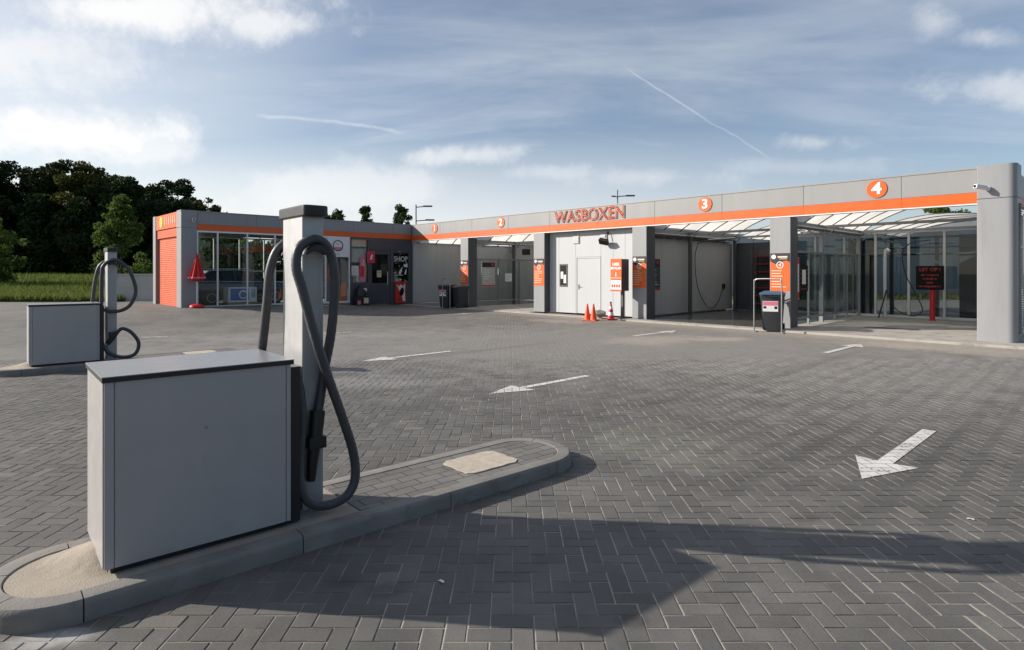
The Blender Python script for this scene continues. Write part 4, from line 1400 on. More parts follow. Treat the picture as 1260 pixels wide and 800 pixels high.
MB().box(LB + .12, -.11, -9.85, .1, .0, .20).build('tunnel_floor', MT['concrete'], shop)
mb = MB()
for yv in (-8.6, -7.4, -6.2, -5.0, -3.8):
    mb.box(LB + .3, -.4, yv - .04, yv + .04, 3.28, 3.40)
mb.box(-2.2, -2.1, -9.6, -3.5, 3.2, 3.275); mb.box(-1.2, -1.14, -9.6, -3.5, 3.21, 3.275); mb.box(-3.2, -3.14, -9.6, -3.5, 3.21, 3.275)
mb.build('ceiling_beam', MT['galv'], shop)
# poster panel on the sixth bay of glass
board('glass_poster', 'white poster with a round emblem on the tunnel glass beside the shop', 'poster', face_side, .012, -3.98, 2.74, 1.05, .90, MT['white'],
      [('ring', 0, .06, .21, .255, MT['dark_sign']), ('poly', [(-.19, .0), (.19, .0), (.16, -.09), (.07, -.14), (-.07, -.14), (-.16, -.09)], MT['pink']), (-.02, .14, .2, .03, MT['panel_grey'])] + lines(0, -.28, .4, 2, .07, .02, MT['panel_grey'], 3))
MB().box(-.11, -.10, -4.54, -3.45, .29, 2.28).build('dark_pane_backing', MT['anthracite'], shop)  # dark sheet added behind the pane to make the glass look dark
# dark shop front
mb = MB()
mb.box(-.10, .0, -3.38, -2.36, .05, 1.12)            # under the first window
mb.box(-.10, .0, -3.38, -2.36, 3.13, 3.22)
mb.box(-.10, .0, -2.355, -1.23, 2.62, 3.22)
mb.box(-.10, .0, -1.225, -.02, .05, 1.12); mb.box(-.10, .0, -1.225, -.02, 2.62, 3.22)
mb.box(-.10, .003, -3.39, -3.30, 1.121, 3.129); mb.box(-.10, .003, -2.45, -2.36, 1.121, 3.129)
mb.box(-.10, .003, -1.225, -1.06, 1.121, 2.619); mb.box(-.10, .003, -.19, -.02, 1.121, 2.619)
mb.build('shop_front', MT['anthracite'], shop, bevel=.004, seg=1)
dr = MB().box(-.085, -.02, -2.35, -2.22, .10, 2.60).box(-.085, -.02, -1.36, -1.235, .10, 2.60).box(-.085, -.02, -2.219, -1.361, .10, 1.08).box(-.085, -.02, -2.219, -1.361, 2.45, 2.60).build('shop_door', MT['anthracite'], shop, bevel=.003, seg=1)
MB().box(-.055, -.045, -2.218, -1.362, 1.081, 2.449).build('pane', MT['shopglass'], dr)
mb = MB(); mb.tube([(-.02, -1.42, 1.0), (.05, -1.42, 1.02), (.05, -1.42, 1.6), (-.02, -1.42, 1.62)], .014, 8); mb.build('handle', MT['alu'], dr)
w1 = MB().box(-.06, -.03, -3.299, -2.451, 2.72, 2.78).build('shop_window', MT['anthracite'], shop)
MB().box(-.055, -.045, -3.299, -2.451, 1.122, 3.128).build('pane', MT['glass'], w1)
w2 = MB().box(-.06, -.03, -1.059, -.191, 2.53, 2.615).build('shop_window', MT['anthracite'], shop)
MB().box(-.055, -.045, -1.059, -.191, 1.122, 2.529).build('pane', MT['shopglass'], w2)
text_mesh('lettering', 'SHOP', .36, MT['white'], w2, face_side(-.040, -.62, 2.24), .003, xs=.88)
mb = MB()
def bottle(u, v, s, tilt):
    m = face_side(-.041, u, v) @ Matrix.Rotation(R(tilt), 4, 'Z') @ Matrix.Scale(s, 4)
    pts = [(-.09, -.3), (.09, -.3), (.10, .05), (.045, .16), (.04, .32), (-.04, .32), (-.045, .16), (-.10, .05)]
    q = MB(); q.prism(pts, 'z', 0, .006); q.bm.transform(m); return q
bottle(-.62, 1.66, .62, -24).build('window_print', MT['white'], w2)
bottle(-.33, 1.62, .45, -14).build('window_print', MT['white'], w2)
MB().box(-.042, -.039, -.95, -.5, 1.44, 1.465).box(-.042, -.039, -.9, -.78, 1.2, 1.27).box(-.042, -.039, -.68, -.58, 1.2, 1.27).build('window_print', MT['paper'], w2)
# shop interior
MB().box(-1.62, -1.55, -3.4, -.05, .2, 3.2).build('interior_wall', MT['steel_dark'], shop)
MB().box(-1.5, -.12, -3.41, -3.37, .2, 3.2).build('interior_wall', MT['steel_dark'], shop)
MB().box(-.16, -.13, -3.28, -2.47, 1.13, 3.12).build('roller_blind', MT['blind'], shop)
MB().box(-.128, -.12, -3.28, -2.72, 1.78, 2.06).box(-.128, -.12, -3.25, -3.0, 1.13, 1.42).build('blind_print', MT['steel_dark'], shop)
board('window_notice', 'white paper notice in the pale shop window', 'notice', face_side, -.036, -3.10, 1.68, .36, .44, MT['paper'], lines(0, .1, .24, 4, .07, .018, MT['panel_grey'], 8), t=.004)
board('red_banner', 'red and pink upright banner in the pale shop window', 'banner', face_side, -.036, -2.72, 1.75, .30, 1.1, MT['pink'], [(-.02, -.12, .2, .5, MT['red']), (.06, .3, .1, .3, MT['cream'])], t=.004)
board('red_flag_sign', 'crimson projecting sign with white mark by the shop door', 'sign', face_side, .06, -2.32, 2.32, .42, .56, MT['crimson'], [('poly', [(-.05, -.12), (.03, -.14), (.10, .08), (.04, .13), (-.02, .04)], MT['white'])], t=.02)
board('door_notice', 'small cream notice on the dark shop door glass', 'notice', face_side, -.036, -1.83, 1.52, .24, .32, MT['cream'], [(0, .05, .14, .03, MT['steel_dark'])], t=.004)
board('advert_board', 'red black and white advertising board under the SHOP window', 'advert', face_side, .075, -.70, .62, .62, 1.02, MT['red'],
      [('poly', [(-.25, .40), (-.08, .10), (-.02, -.1), (.10, -.22), (.12, -.42), (.27, -.45), (.24, .1), (.26, .44), (.14, .28), (.02, .38), (-.1, .3)], MT['paper']),
       ('poly', [(-.06, .05), (.02, .18), (.16, .26), (.2, .05), (.14, -.14), (.02, -.2), (-.08, -.1)], MT['sign_black']), (-.02, -.36, .2, .12, MT['darkred'])], t=.03)
dsd = thing('display_stand', 'black display stand with pale packs below the cream shop window', 'display stand', (.22, -2.95, .05))
mb = MB().box(.06, .40, -3.25, -2.62, .06, .50).build('crate', MT['black'], dsd, bevel=.02)
mb = MB(); mb.lathe((.22, -2.93, .50), [(.24, 0), (.24, .25), (.15, .42), (.06, .52), (.001, .54)], 18); mb.build('cover', MT['black'], dsd)
MB().box(.401, .43, -2.90, -2.66, .16, .42).build('pack', MT['cream'], dsd, bevel=.008)
MB().box(.33, .42, -2.92, -2.74, .72, .86).build('pack', MT['paper'], dsd, bevel=.02)
MB().box(.401, .43, -3.22, -3.06, .12, .3).build('pack', MT['pink'], dsd, bevel=.008)
# things behind the tunnel glass
ob = MB(); ob.prism([(-3.98, .29), (-3.55, .29), (-3.55, 1.1), (-3.62, 1.14), (-3.74, 1.1), (-3.86, .95), (-3.96, .7)], 'x', -.09, -.07)
solo(ob, 'orange_panel', MT['orange'], (-.08, -3.77, .29), 'orange curved panel standing behind the last pane of tunnel glass', 'display panel')
ct = thing('stacked_carton', 'blue and white printed carton on a pallet behind the tunnel glass', 'carton', (-.6, -8.0, .2))
MB().box(-.95, -.35, -8.62, -7.45, .20, .36).build('pallet', MT['wood'], ct, bevel=.01)
cb = MB().box(-.95, -.33, -8.60, -7.47, .365, .98).build('box', MT['white'], ct, bevel=.01)
MB().box(-.329, -.325, -8.52, -7.78, .45, .93).build('print', MT['blue'], cb)
mb = MB()
n_ = 28
mb.loft([[(xx, -8.02 + q * math.cos(R(40) + R(280) * k / n_), .68 + q * math.sin(R(40) + R(280) * k / n_)) for xx, q in ((-.3245, .12), (-.321, .12), (-.321, .18), (-.3245, .18))] for k in range(n_ + 1)])
mb.build('print', MT['white'], cb)
mb = MB().box(-.329, -.325, -7.70, -7.52, .55, .9); mb.build('print', MT['blueclad'], cb)

# dark car inside the tunnel
def car(loc, rz, label):
    r = thing('parked_car', label, 'car', loc, rz)
    kw = dict(parent=r, local=True)
    def sec(x, z0, z1, hw, belt=None): return x, z0, z1, hw
    side = [(-2.2, .42, .74, .72), (-2.12, .30, .86, .80), (-1.9, .26, .93, .86), (-1.2, .24, .98, .89), (0, .24, 1.0, .90), (1.0, .24, 1.02, .90), (1.7, .26, 1.04, .88), (2.0, .34, 1.02, .84), (2.15, .45, .9, .76)]
    mb = MB()
    rings = []
    for x, z0, z1, hw in side:
        zm = (z0 + z1) / 2
        rings.append([(x, -hw * .86, z0), (x, hw * .86, z0), (x, hw, zm - .1), (x, hw * .99, zm + .1), (x, hw * .92, z1), (x, -hw * .92, z1), (x, -hw * .99, zm + .1), (x, -hw, zm - .1)])
    mb.loft(rings); mb.build('body', MT['carpaint'], angle=40, bevel=.01, **kw)
    cabin = [(-1.05, 1.0, .78), (-.35, 1.44, .66), (0.3, 1.50, .66), (1.3, 1.47, .64), (1.95, 1.05, .72)]
    g = MB(); g.loft([[(x, -.82, .97), (x, .82, .97), (x, hw, z), (x, -hw, z)] for x, z, hw in cabin]); g.build('windows', MT['carglass'], angle=30, **kw)
    rf = MB(); rf.loft([[(x, -hw - .01, z - .02), (x, hw + .01, z - .02), (x, hw * .9, z + .025), (x, -hw * .9, z + .025)] for x, z, hw in cabin[1:4]]); rf.build('roof', MT['carpaint'], angle=30, **kw)
    for s in (-1, 1):
        mb = MB()
        for a, b in (((-1.05, .82, .99), (-.35, .67, 1.45)), ((.35, .84, .98), (.35, .67, 1.48)), ((1.95, .76, 1.02), (1.3, .65, 1.46))):
            mb.beam((a[0], s * a[1], a[2]), (b[0], s * b[1], b[2]), .06, .04)
        mb.build('window_pillar', MT['carpaint'], **kw)
        mb = MB(); mb.tube([(-.4, s * .6, 1.50), (-.3, s * .6, 1.545), (1.2, s * .58, 1.545), (1.3, s * .58, 1.50)], .014, 8); mb.build('roof_rail', MT['alu'], **kw)
        mb = MB(); mb.tube([(-1.9, s * .845, .965), (-1.0, s * .865, .985), (.4, s * .87, 1.005), (1.9, s * .84, 1.03)], .016, 8); mb.build('waist_trim', MT['alu'], **kw)
        mb = MB(); mb.tube([(-1.0, s * .80, 1.02), (-.36, s * .675, 1.44), (.3, s * .67, 1.50), (1.28, s * .66, 1.47), (1.93, s * .735, 1.06)], .014, 8); mb.build('roof_trim', MT['alu'], **kw)
        mb = MB().box(-.95, -.8, min(s * .9, s * 1.05), max(s * .9, s * 1.05), .98, 1.1); mb.build('mirror', MT['carpaint'], bevel=.03, **kw)
        MB().box(-2.19, -2.0, min(s * .5, s * .78), max(s * .5, s * .78), .66, .76).build('headlight', MT['lamp_glass'], bevel=.02, **kw)
        MB().box(2.03, 2.16, min(s * .55, s * .8), max(s * .55, s * .8), .72, .92).build('tail_light', MT['red'], bevel=.02, **kw)
        for x in (-1.35, 1.3):
            mb = MB(); mb.lathe((x, s * .80, .33), [(.2, -.1), (.33, -.09), (.33, .09), (.2, .1)], 26, 'y'); wh = mb.build('wheel', MT['rubber'], **kw)
            mb = MB(); mb.lathe((x, s * .80, .33), [(.02, -.095), (.21, -.102), (.21, .102), (.02, .095)], 22, 'y'); mb.build('rim', MT['galv'], parent=wh, local=True)
    return r


car((-2.3, -7.6, .2), R(-90), 'dark estate car standing inside the glazed wash tunnel')

# red parasol
pr = thing('parasol', 'closed red parasol on a red round foot before the tunnel corner', 'parasol', (.42, -9.98, .24))
mb = MB(); mb.lathe((.42, -9.98, .25), [(.24, 0), (.26, .03), (.24, .1), (.12, .14), (.04, .16)], 26); mb.build('foot', MT['red'], pr)
mb = MB(); mb.tube([(.42, -9.98, .38), (.42, -9.98, 2.26)], .022, 10); mb.build('pole', MT['alu'], pr)
mb = MB(); rings = []
for z, q in ((2.34, .012), (2.22, .045), (1.95, .10), (1.7, .16), (1.5, .225), (1.36, .26), (1.28, .19)):
    rings.append([(.42 + q * (1 + .22 * math.cos(8 * a) * min(1, q * 8)) * math.cos(a), -9.98 + q * (1 + .22 * math.cos(8 * a) * min(1, q * 8)) * math.sin(a), z + .03 * math.cos(8 * a + .6) * (z < 1.4)) for a in [math.tau * k / 48 for k in range(48)]])
mb.loft(rings); cp = mb.build('canopy', MT['red_cloth'], pr)
mb = MB(); rings = []
for z, q in ((1.42, .258), (1.36, .272)):
    rings.append([(.42 + q * (1 + .2 * math.cos(8 * a)) * math.cos(a), -9.98 + q * (1 + .2 * math.cos(8 * a)) * math.sin(a), z + .012 * math.cos(9 * a)) for a in [math.tau * k / 48 for k in range(48)]])
mb.loft(rings, cap=False); mb.build('print', MT['pink'], cp)

# ------------------------------------------------------------------ low wall, rear building, street lamps
lw = thing('low_wall', 'low pale concrete wall between the young tree and the orange gable', 'wall', W(-17.4, 28.2))
def cbox(mb, x0, x1, d0, d1, z0, z1):
    m = Matrix.Translation(W(0, 0)) @ Matrix.Rotation(ANG, 4, 'Z')
    return mb.box(x0, x1, d0, d1, z0, z1, m)
mb = MB()
for k in range(5):
    cbox(mb, -18.7 + k * 1.2 + .004, -18.7 + (k + 1) * 1.2 - .004, 28.1, 28.3, .0, .86)
    cbox(mb, -18.7 + k * 1.2 + .004, -18.7 + (k + 1) * 1.2 - .004, 28.12, 28.28, .868, 1.46)
mb.build('wall_panel', MT['lowwall'], lw, bevel=.006)
cbox(MB(), -18.74, -12.66, 28.08, 28.32, 1.465, 1.52).build('coping', MT['lowwall'], lw, bevel=.008)

wh = thing('warehouse', 'blue grey clad warehouse seen through the glass behind bay 4', 'building', W(20, 46))
mb = MB()
for k in range(24):
    cbox(mb, 7.5 + k * 1.0, 8.46 + k * 1.0, 41, 41.1, 0, 4.2)
mb.build('cladding', MT['blueclad'], wh)
cbox(MB(), 7.5, 31.4, 41.1, 52, 0, 4.18).build('core', MT['steel_dark'], wh)
for k in range(3):
    cbox(MB(), 11 + k * 8, 14 + k * 8, 40.93, 40.99, .1, 3.0).build('dock_door', MT['panel_grey'], wh)

pr_ = thing('pipe_rack', 'dark steel rack of posts, pipes and added dark blocks behind the rear glass of bay 4', 'pipe rack', (20.3, 8.6, 0))
for xx in (17.3, 18.7, 20.1, 22.9):
    MB().box(xx - .06, xx + .06, 8.55, 8.67, 0, 2.9).build('post', MT['steel_dark'], pr_)
MB().box(20.75, 21.35, 8.55, 8.75, 0, 2.9).build('cabinet', MT['anthracite'], pr_, bevel=.01)  # plain dark block added for the dark view behind the glass
MB().box(17.2, 18.1, 8.8, 8.95, 0, 2.9).build('cabinet', MT['anthracite'], pr_, bevel=.01)  # second dark block added for the same dark view
for z in (2.25, 2.5, 2.85):
    mb = MB(); mb.tube([(16.8, 8.5, z), (23.0, 8.5, z)], .04, 8); mb.build('pipe', MT['steel_dark'], pr_)


def street_lamp(x, d, h, label, arms, low=None):
    b = W(x, d)
    r = thing('street_lamp', label, 'street lamp', (b.x, b.y, 0), ANG, 'street lamps behind the wash')
    kw = dict(parent=r, local=True)
    mb = MB(); mb.lathe((0, 0, 0), [(.13, 0), (.12, 1.2), (.085, 1.25), (.06, h)], 12); mb.build('pole', MT['lamp'], **kw)
    for (z, x0, x1) in arms:
        mb = MB(); mb.tube([(x0 * .0 if x0 >= 0 else x0, 0, z), (x1 - .5, 0, z + .08)], .045, 8); a = mb.build('arm', MT['lamp'], **kw)
        MB().box(x1 - .62, x1 + .25, -.14, .14, z + .03, z + .17).build('lamp_head', MT['lamp'], parent=a, local=True, bevel=.05)
        if x0 < 0:
            MB().box(x0 - .2, x0 + .2, -.12, .12, z + .0, z + .1).build('lamp_head', MT['lamp'], parent=a, local=True, bevel=.04)
    return r


street_lamp(-9.1, 57, 8.0, 'grey street lamp with two stacked arms behind the inner corner of the wings', [(7.75, 0, 1.3), (6.45, 0, 1.5)])
street_lamp(10.0, 57, 9.4, 'grey street lamp with a crossing arm behind the WASBOXEN lettering', [(8.75, -.4, 1.4)])

# ------------------------------------------------------------------ trees
def leaves_mesh(name, centres, radii, n_each, size, mat, squash=.8, seed=0):
    g = np.random.default_rng(seed)
    pts = []
    for c, r_ in zip(centres, radii):
        k = int(n_each * (r_ ** 2))
        v = g.normal(0, 1, (k, 3)); v /= np.linalg.norm(v, axis=1)[:, None]
        rr = g.random(k)[:, None] ** .45 * r_
        p = v * rr; p[:, 2] *= squash
        pts.append(p + np.array(c))
    P = np.concatenate(pts); n = len(P)
    a = g.normal(0, 1, (n, 3)); a /= np.linalg.norm(a, axis=1)[:, None]
    b = np.cross(a, g.normal(0, 1, (n, 3))); b /= np.linalg.norm(b, axis=1)[:, None]
    s = size * g.uniform(.6, 1.4, n)[:, None]
    V = np.stack([P - a * s, P + b * s * .55, P + a * s, P - b * s * .55], 1).reshape(-1, 3)
    me = bpy.data.meshes.new(name)
    me.vertices.add(n * 4); me.vertices.foreach_set('co', V.ravel().astype(np.float32))
    me.loops.add(n * 4); me.loops.foreach_set('vertex_index', np.arange(n * 4, dtype=np.int32))
    me.polygons.add(n); me.polygons.foreach_set('loop_start', np.arange(0, n * 4, 4, dtype=np.int32))
    me.update(calc_edges=True); me.validate()
    me.materials.append(mat)
    return me


def tree(loc, label, mat, h=11, w=4.5, base=.12, clumps=46, dens=230, size=.17, seed=1, shape='round', group=None, name='tree', trunk_r=.2):
    g = random.Random(seed)
    r = thing(name, label, 'tree', loc, g.uniform(0, 6), group)
    C, Rr = [], []
    for k in range(clumps):
        t = g.random() ** .85
        if shape == 'round': prof = (math.sin(math.pi * (.12 + .83 * t))) ** .6
        elif shape == 'cone': prof = ((1 - t) ** .75 * .95 + .08) * (.45 + .55 * min(1, t / .16))
        else: prof = (1 - abs(2 * t - .75) ** 1.6 * .75) if t > .1 else .6
        a = g.uniform(0, math.tau); q = w / 2 * max(.05, prof) * math.sqrt(g.uniform(.05, 1)) * g.uniform(.75, 1.1)
        C.append((q * math.cos(a), q * math.sin(a), h * (base + (1 - base) * t * .96)))
        Rr.append(g.uniform(.11, .23) * w * (1 - .45 * t) * (.8 if shape == 'cone' else 1))
    me = leaves_mesh('crown', C, Rr, dens, size, mat, .75, seed)
    o = bpy.data.objects.new('crown', me); COL.objects.link(o); o.parent = r
    mb = MB()
    mb.tube([(0, 0, -.3), (.03, .02, h * .3), (-.04, .03, h * .6), (0, 0, h * .9)], lambda t: trunk_r * (1 - .85 * t), 9, smooth=4)
    for k in range(9):
        c = C[(k * 5) % len(C)]; z0 = h * (base * .8 + .06 * k)
        z0 = min(z0, c[2] * .8)
        mb.tube([(0, 0, z0), (c[0] * .45, c[1] * .45, z0 + (c[2] - z0) * .6), c], lambda t: trunk_r * .38 * (1 - .8 * t), 6, smooth=3)
    mb.build('trunk', MT['bark'], r, local=True)
    return r


WOODG = 'dark trees of the wood beyond the grass'
WOODL = 'dark broadleaf tree in the dense wood beyond the grass bank'
protos = [tree(W(-60, 62, 1.0), WOODL, MT['leaf_wood'], 11.5, 8.5, .07, 80, 300, .17, 3, group=WOODG, name='wood_tree'),
          tree(W(-53, 60, 1.0), WOODL, MT['leaf_wood'], 10.8, 9.0, .07, 84, 300, .17, 5, group=WOODG, name='wood_tree'),
          tree(W(-46, 61, 1.0), WOODL, MT['leaf_wood'], 12.0, 8.0, .07, 76, 300, .17, 9, group=WOODG, name='wood_tree')]
front = [(-66, 60, 1.05), (-56.5, 57.5, .98), (-49.5, 57, 1.0), (-42.5, 59, .93), (-39, 57, .86), (-36, 61, .84), (-33.2, 59, .72), (-31, 62, .66), (-58, 64, 1.1), (-51, 66, 1.12), (-43.6, 66, 1.08), (-37.2, 67, .98), (-63, 68, 1.2), (-34.2, 64, .74), (-40.5, 63, .9), (-28.6, 60, .55), (-60, 60, 1.05), (-54.5, 62, 1.02), (-34.6, 59, .74), (-46, 70, 1.15)]
for k, (x, d, s) in enumerate(front):
    o = copy_tree(protos[k % 3]); o.location = W(x * 1.05, d * 1.05, .9); o.rotation_euler = (0, 0, k * 1.7); o.scale = (s * 1.02, s * 1.02, s)
for k, (x, d, s) in enumerate(((-96, 80, .7), (-88, 78, .6), (-80, 80, .7), (-72, 78, .62), (-64, 80, .7), (-56, 78, .6), (-48, 80, .66), (-40, 78, .5))):
    o = copy_tree(protos[k % 3]); o.location = W(x, d, .4); o.rotation_euler = (0, 0, k * 1.3); o.scale = (s * 1.5, s * 1.5, s)
gt = tree(W(-43.0, 60.8, 1.0), 'golden green tree top showing above the dark wood', MT['leaf_gold'], 11.6, 6.5, .3, 50, 260, .17, 21, name='golden_tree')
tree(W(-27.3, 42, .5), 'young bright green tree on the grass behind the farther vacuum pillar', MT['leaf_young'], 6.6, 4.7, .13, 60, 480, .105, 14, 'cone', name='young_tree', trunk_r=.09)
tree(W(-35.6, 41, .5), 'young bright green tree at the grass bank cut by the left edge', MT['leaf_young'], 5.2, 4.0, .13, 40, 560, .105, 17, 'round', name='young_tree', trunk_r=.09)
tree(W(-33.6, 66, .3), 'dark tree rising behind the grey corner of the tunnel wing', MT['leaf_far'], 9.6, 6.0, .1, 60, 330, .16, 31, name='distant_tree')
tree(W(-19.2, 64, 0), 'dark round tree top just right of the tall vacuum pillar head', MT['leaf_far'], 8.4, 5.2, .1, 54, 330, .16, 33, name='distant_tree')
tree(W(-15.6, 64, 0), 'small pointed tree top above the shop fascia', MT['leaf_far'], 8.8, 4.2, .15, 70, 420, .14, 35, 'cone', name='distant_tree')
tree(W(-11.3, 62, 0), 'feathery pair of pointed tree tops left of the street lamp', MT['leaf_far'], 8.7, 5.0, .15, 80, 420, .14, 37, 'cone', name='distant_tree')
tree(W(37.6, 52, 0), 'green tree glimpsed between the fascia and the roof of bay 4', MT['leaf_young'], 7.6, 5.2, .2, 50, 300, .15, 39, name='distant_tree')
tree(W(41.5, 46, 0), 'dark tree showing past the corner pillar at the right edge', MT['leaf_far'], 7.6, 5.0, .1, 44, 200, .2, 41, name='distant_tree')
tree(W(-17.9, 36, .1), 'bushy green tree seen through the tunnel glass', MT['leaf_far'], 3.9, 4.4, .05, 40, 330, .14, 43, name='bushy_tree')
tree(W(-16.3, 38, 0), 'leafy shrub tree seen through the tunnel panes by the carton', MT['leaf_young'], 3.6, 3.8, .05, 36, 330, .14, 45, name='bushy_tree')
tree(W(-20.2, 40, 0), 'dark leafy tree seen through the left tunnel panes', MT['leaf_far'], 3.8, 4.2, .05, 36, 330, .14, 47, name='bushy_tree')

RG = 'unseen trees added to darken reflections in the tunnel glass'
for k, (x, d, s) in enumerate(((44, 2, .8), (47, -7, .9), (43, -15, .78), (46, -24, .95), (38, -32, .85), (52, -34, 1.0), (28, -38, .9))):  # out-of-view copies added for dark glass reflections and less sky fill
    o = copy_tree(protos[k % 3]); o.location = W(x, d, 0); o.rotation_euler = (0, 0, k * 2.1); o.scale = (s, s, s)
    o['label'] = 'unseen broadleaf tree added to darken the tunnel glass and the sky fill'; o['group'] = RG

for k, (x, d, lab) in enumerate(((-14.6, 37, 'leafy bush seen through the tunnel panes near the tall vacuum pillar'), (-13.2, 36, 'leafy bush seen through the tunnel pane hidden partly by the grey hose'), (-11.6, 37, 'leafy bush seen through the last tunnel pane under the white poster'))):
    tree(W(x, d, 0), lab, MT['leaf_far'], 3.7 - .2 * k, 3.8, .05, 36, 330, .14, 51 + k, name='bushy_tree')

# ------------------------------------------------------------------ sky, sun, camera
SUN_EL = R(24)
sc_ = Vector((-.992, .125))
sc_.normalize()
sv = Vector((sc_.x * CA - sc_.y * SA, sc_.x * SA + sc_.y * CA, 0)) * math.cos(SUN_EL) + Vector((0, 0, math.sin(SUN_EL)))
ld = bpy.data.lights.new('sun', 'SUN'); ld.energy = 5.0; ld.angle = R(.6); ld.color = (1.0, .92, .83)
lo = bpy.data.objects.new('sun', ld); COL.objects.link(lo)
lo.rotation_euler = sv.to_track_quat('Z', 'Y').to_euler()

world = bpy.data.worlds.new('World'); scene.world = world; world.use_nodes = True
nt = world.node_tree; nt.nodes.clear()
out = nt.nodes.new('ShaderNodeOutputWorld'); bg = nt.nodes.new('ShaderNodeBackground')
nt.links.new(bg.outputs[0], out.inputs[0])
sky = nt.nodes.new('ShaderNodeTexSky'); sky.sky_type = 'NISHITA'; sky.sun_disc = False
sky.sun_elevation = SUN_EL; sky.sun_rotation = math.atan2(sv.x, sv.y)
sky.altitude = 20; sky.air_density = 1.0; sky.dust_density = .7; sky.ozone_density = 1.5
SKY = .074
bg.inputs['Strength'].default_value = SKY
G = nt.nodes.new('ShaderNodeTexCoord').outputs['Generated']


def vdot(v):
    n_ = nt.nodes.new('ShaderNodeVectorMath'); n_.operation = 'DOT_PRODUCT'
    nt.links.new(G, n_.inputs[0]); n_.inputs[1].default_value = v
    return n_.outputs['Value']


cx = vdot((CA, SA, 0)); cf = vdot((-SA, CA, 0)); cz = vdot((0, 0, 1)); cs = vdot(tuple(sv))
cfc = math_n(nt, 'MAXIMUM', cf, .02)
gx = math_n(nt, 'DIVIDE', cx, cfc); gy = math_n(nt, 'DIVIDE', cz, cfc)
infront = maprange(nt, cf, .05, .25)
# flat cloud layer coordinates
den = math_n(nt, 'ADD', math_n(nt, 'MAXIMUM', cz, 0), .16)
comb = nt.nodes.new('ShaderNodeCombineXYZ')
nt.links.new(math_n(nt, 'DIVIDE', cx, den), comb.inputs[0]); nt.links.new(math_n(nt, 'DIVIDE', cf, den), comb.inputs[1])
mp = nt.nodes.new('ShaderNodeMapping'); mp.inputs['Scale'].default_value = (.55, 1.25, 1); mp.inputs['Rotation'].default_value = (0, 0, R(14)); mp.inputs['Location'].default_value = (3.1, 1.7, 0)
nt.links.new(comb.outputs[0], mp.inputs[0])
cir = noise_n(nt, mp.outputs[0], 1.15, 9, .58, .9)
cir2 = noise_n(nt, mp.outputs[0], 4.2, 8, .62, .6)
cirrus = math_n(nt, 'MULTIPLY', maprange(nt, math_n(nt, 'ADD', math_n(nt, 'MULTIPLY', cir, .8), math_n(nt, 'MULTIPLY', cir2, .2)), .36, .80, .12, .52), maprange(nt, cf, -.5, .1, .3, 1))
# brighter thin veil towards the sun
veil = maprange(nt, cs, .15, .95, 0, .70)
veil = math_n(nt, 'MULTIPLY', veil, maprange(nt, cir, .25, .65, .55, 1.0))
cn1 = noise_n(nt, G, 5.5, 10, .58, .3)
cn2 = noise_n(nt, G, 17, 10, .66)
cnn = math_n(nt, 'ADD', math_n(nt, 'MULTIPLY', math_n(nt, 'SUBTRACT', cn1, .5), 3.0), math_n(nt, 'MULTIPLY', math_n(nt, 'SUBTRACT', cn2, .5), 1.9))


def blob(px, py, rx, ry, st):
    bx, by = (px - 630) / 740, (335 - py) / 740
    a = math_n(nt, 'DIVIDE', math_n(nt, 'SUBTRACT', gx, bx), rx / 740)
    b_ = math_n(nt, 'DIVIDE', math_n(nt, 'SUBTRACT', gy, by), ry / 740)
    dd = math_n(nt, 'SQRT', math_n(nt, 'ADD', math_n(nt, 'MULTIPLY', a, a), math_n(nt, 'MULTIPLY', b_, b_)))
    dd = math_n(nt, 'ADD', dd, cnn)
    return maprange(nt, dd, 1.15, .1, 0, st)


dens = None
for bl in ((140, 15, 260, 44, .78), (330, 28, 80, 24, .7), (60, 165, 175, 36, .85), (190, 185, 60, 24, .6), (20, 60, 200, 60, .5), (572, 192, 75, 15, .65), (1005, 176, 55, 14, .55), (1225, 105, 95, 30, .75), (1150, 30, 38, 26, .55), (1215, 48, 48, 18, .6),
           (800, 218, 110, 18, .55), (690, 212, 80, 12, .45), (430, 230, 160, 26, .5), (980, 205, 130, 12, .3)):
    v = blob(*bl)
    dens = v if dens is None else math_n(nt, 'MAXIMUM', dens, v)
dens = math_n(nt, 'MULTIPLY', dens, infront)


def trail(p0, p1, width, st):
    d0 = Vector(((p0[0] - 630) / 740, 1, (335 - p0[1]) / 740)); d1 = Vector(((p1[0] - 630) / 740, 1, (335 - p1[1]) / 740))
    x0, y0, x1, y1 = d0.x, d0.z, d1.x, d1.z
    L = math.hypot(x1 - x0, y1 - y0); ux, uy = (x1 - x0) / L, (y1 - y0) / L
    rx = math_n(nt, 'SUBTRACT', gx, x0); ry = math_n(nt, 'SUBTRACT', gy, y0)
    t = math_n(nt, 'ADD', math_n(nt, 'MULTIPLY', rx, ux / L), math_n(nt, 'MULTIPLY', ry, uy / L))
    s = math_n(nt, 'ADD', math_n(nt, 'MULTIPLY', rx, -uy), math_n(nt, 'MULTIPLY', ry, ux))
    s = math_n(nt, 'ADD', s, math_n(nt, 'MULTIPLY', math_n(nt, 'SUBTRACT', cn1, .5), .034))
    s = math_n(nt, 'ABSOLUTE', s)
    f = maprange(nt, s, width / 740, 0, 0, st)
    f = math_n(nt, 'MULTIPLY', f, maprange(nt, t, .0, .12)); f = math_n(nt, 'MULTIPLY', f, maprange(nt, t, 1.0, .85))
    return math_n(nt, 'MULTIPLY', f, maprange(nt, cn2, .3, .6, .35, 1))


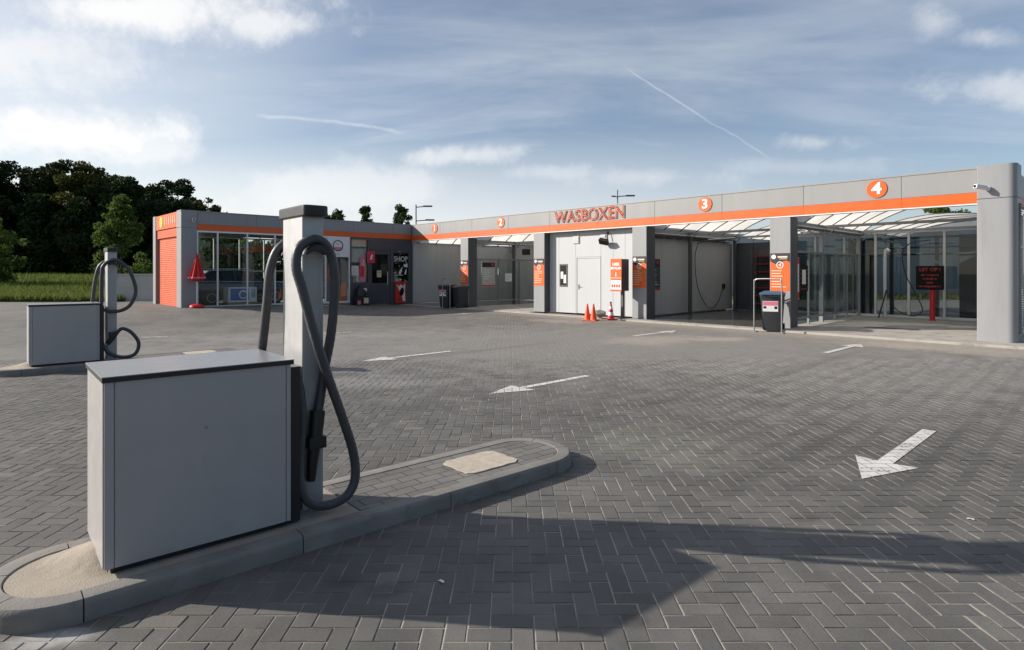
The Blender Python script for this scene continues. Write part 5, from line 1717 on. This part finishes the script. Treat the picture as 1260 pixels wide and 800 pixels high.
tr = math_n(nt, 'MAXIMUM', trail((765, 80), (968, 208), 1.9, .36), trail((310, 140), (505, 166), 3.6, .30))
tr = math_n(nt, 'MULTIPLY', tr, infront)
lowh = math_n(nt, 'MULTIPLY', maprange(nt, cz, .30, .03, 0, .86), math_n(nt, 'MULTIPLY', maprange(nt, cf, -.5, .1, .35, 1), maprange(nt, cs, -.62, .1, .30, 1)))
fac = math_n(nt, 'MAXIMUM', cirrus, veil)
fac = math_n(nt, 'MAXIMUM', fac, lowh)
fac = math_n(nt, 'SUBTRACT', 1, math_n(nt, 'MULTIPLY', math_n(nt, 'SUBTRACT', 1, fac), math_n(nt, 'SUBTRACT', 1, math_n(nt, 'MAXIMUM', dens, tr))))
# cloud radiance: warmer and brighter on the sun's side
bright = maprange(nt, cs, -.35, .75, 8.2, 10.8)
ccol = mix_c(nt, 1.0, mix_c(nt, maprange(nt, cs, -.2, .8), (.90, .94, 1.0), (1.0, .985, .955)), bright, 'MULTIPLY')
n_ = nt.nodes.new('ShaderNodeMix'); n_.data_type = 'RGBA'
# keep radiance unclamped
n_.clamp_result = False
nt.links.new(fac, n_.inputs[0]); nt.links.new(mix_c(nt, 1.0, sky.outputs[0], (.90, 1.0, 1.10), 'MULTIPLY'), n_.inputs[6]); nt.links.new(ccol, n_.inputs[7])
nt.links.new(n_.outputs[2], bg.inputs['Color'])

cam = bpy.data.cameras.new('camera'); co = bpy.data.objects.new('camera', cam); COL.objects.link(co)
co.location = W(0, 0, 1.6); co.rotation_euler = (R(90), 0, ANG)
cam.sensor_width = 36; cam.lens = 740 / 1260 * 36; cam.shift_y = -65 / 1260
cam.clip_start = .05; cam.clip_end = 3000
scene.camera = co
scene.view_settings.view_transform = 'Standard'; scene.view_settings.look = 'None'
scene.view_settings.exposure = .46; scene.view_settings.gamma = 1; scene.view_settings.use_curve_mapping = False
scene.render.film_transparent = False
scene.cycles.use_denoising = True
scene.cycles.max_bounces = 8; scene.cycles.transparent_max_bounces = 16
scene.cycles.caustics_reflective = False; scene.cycles.caustics_refractive = False
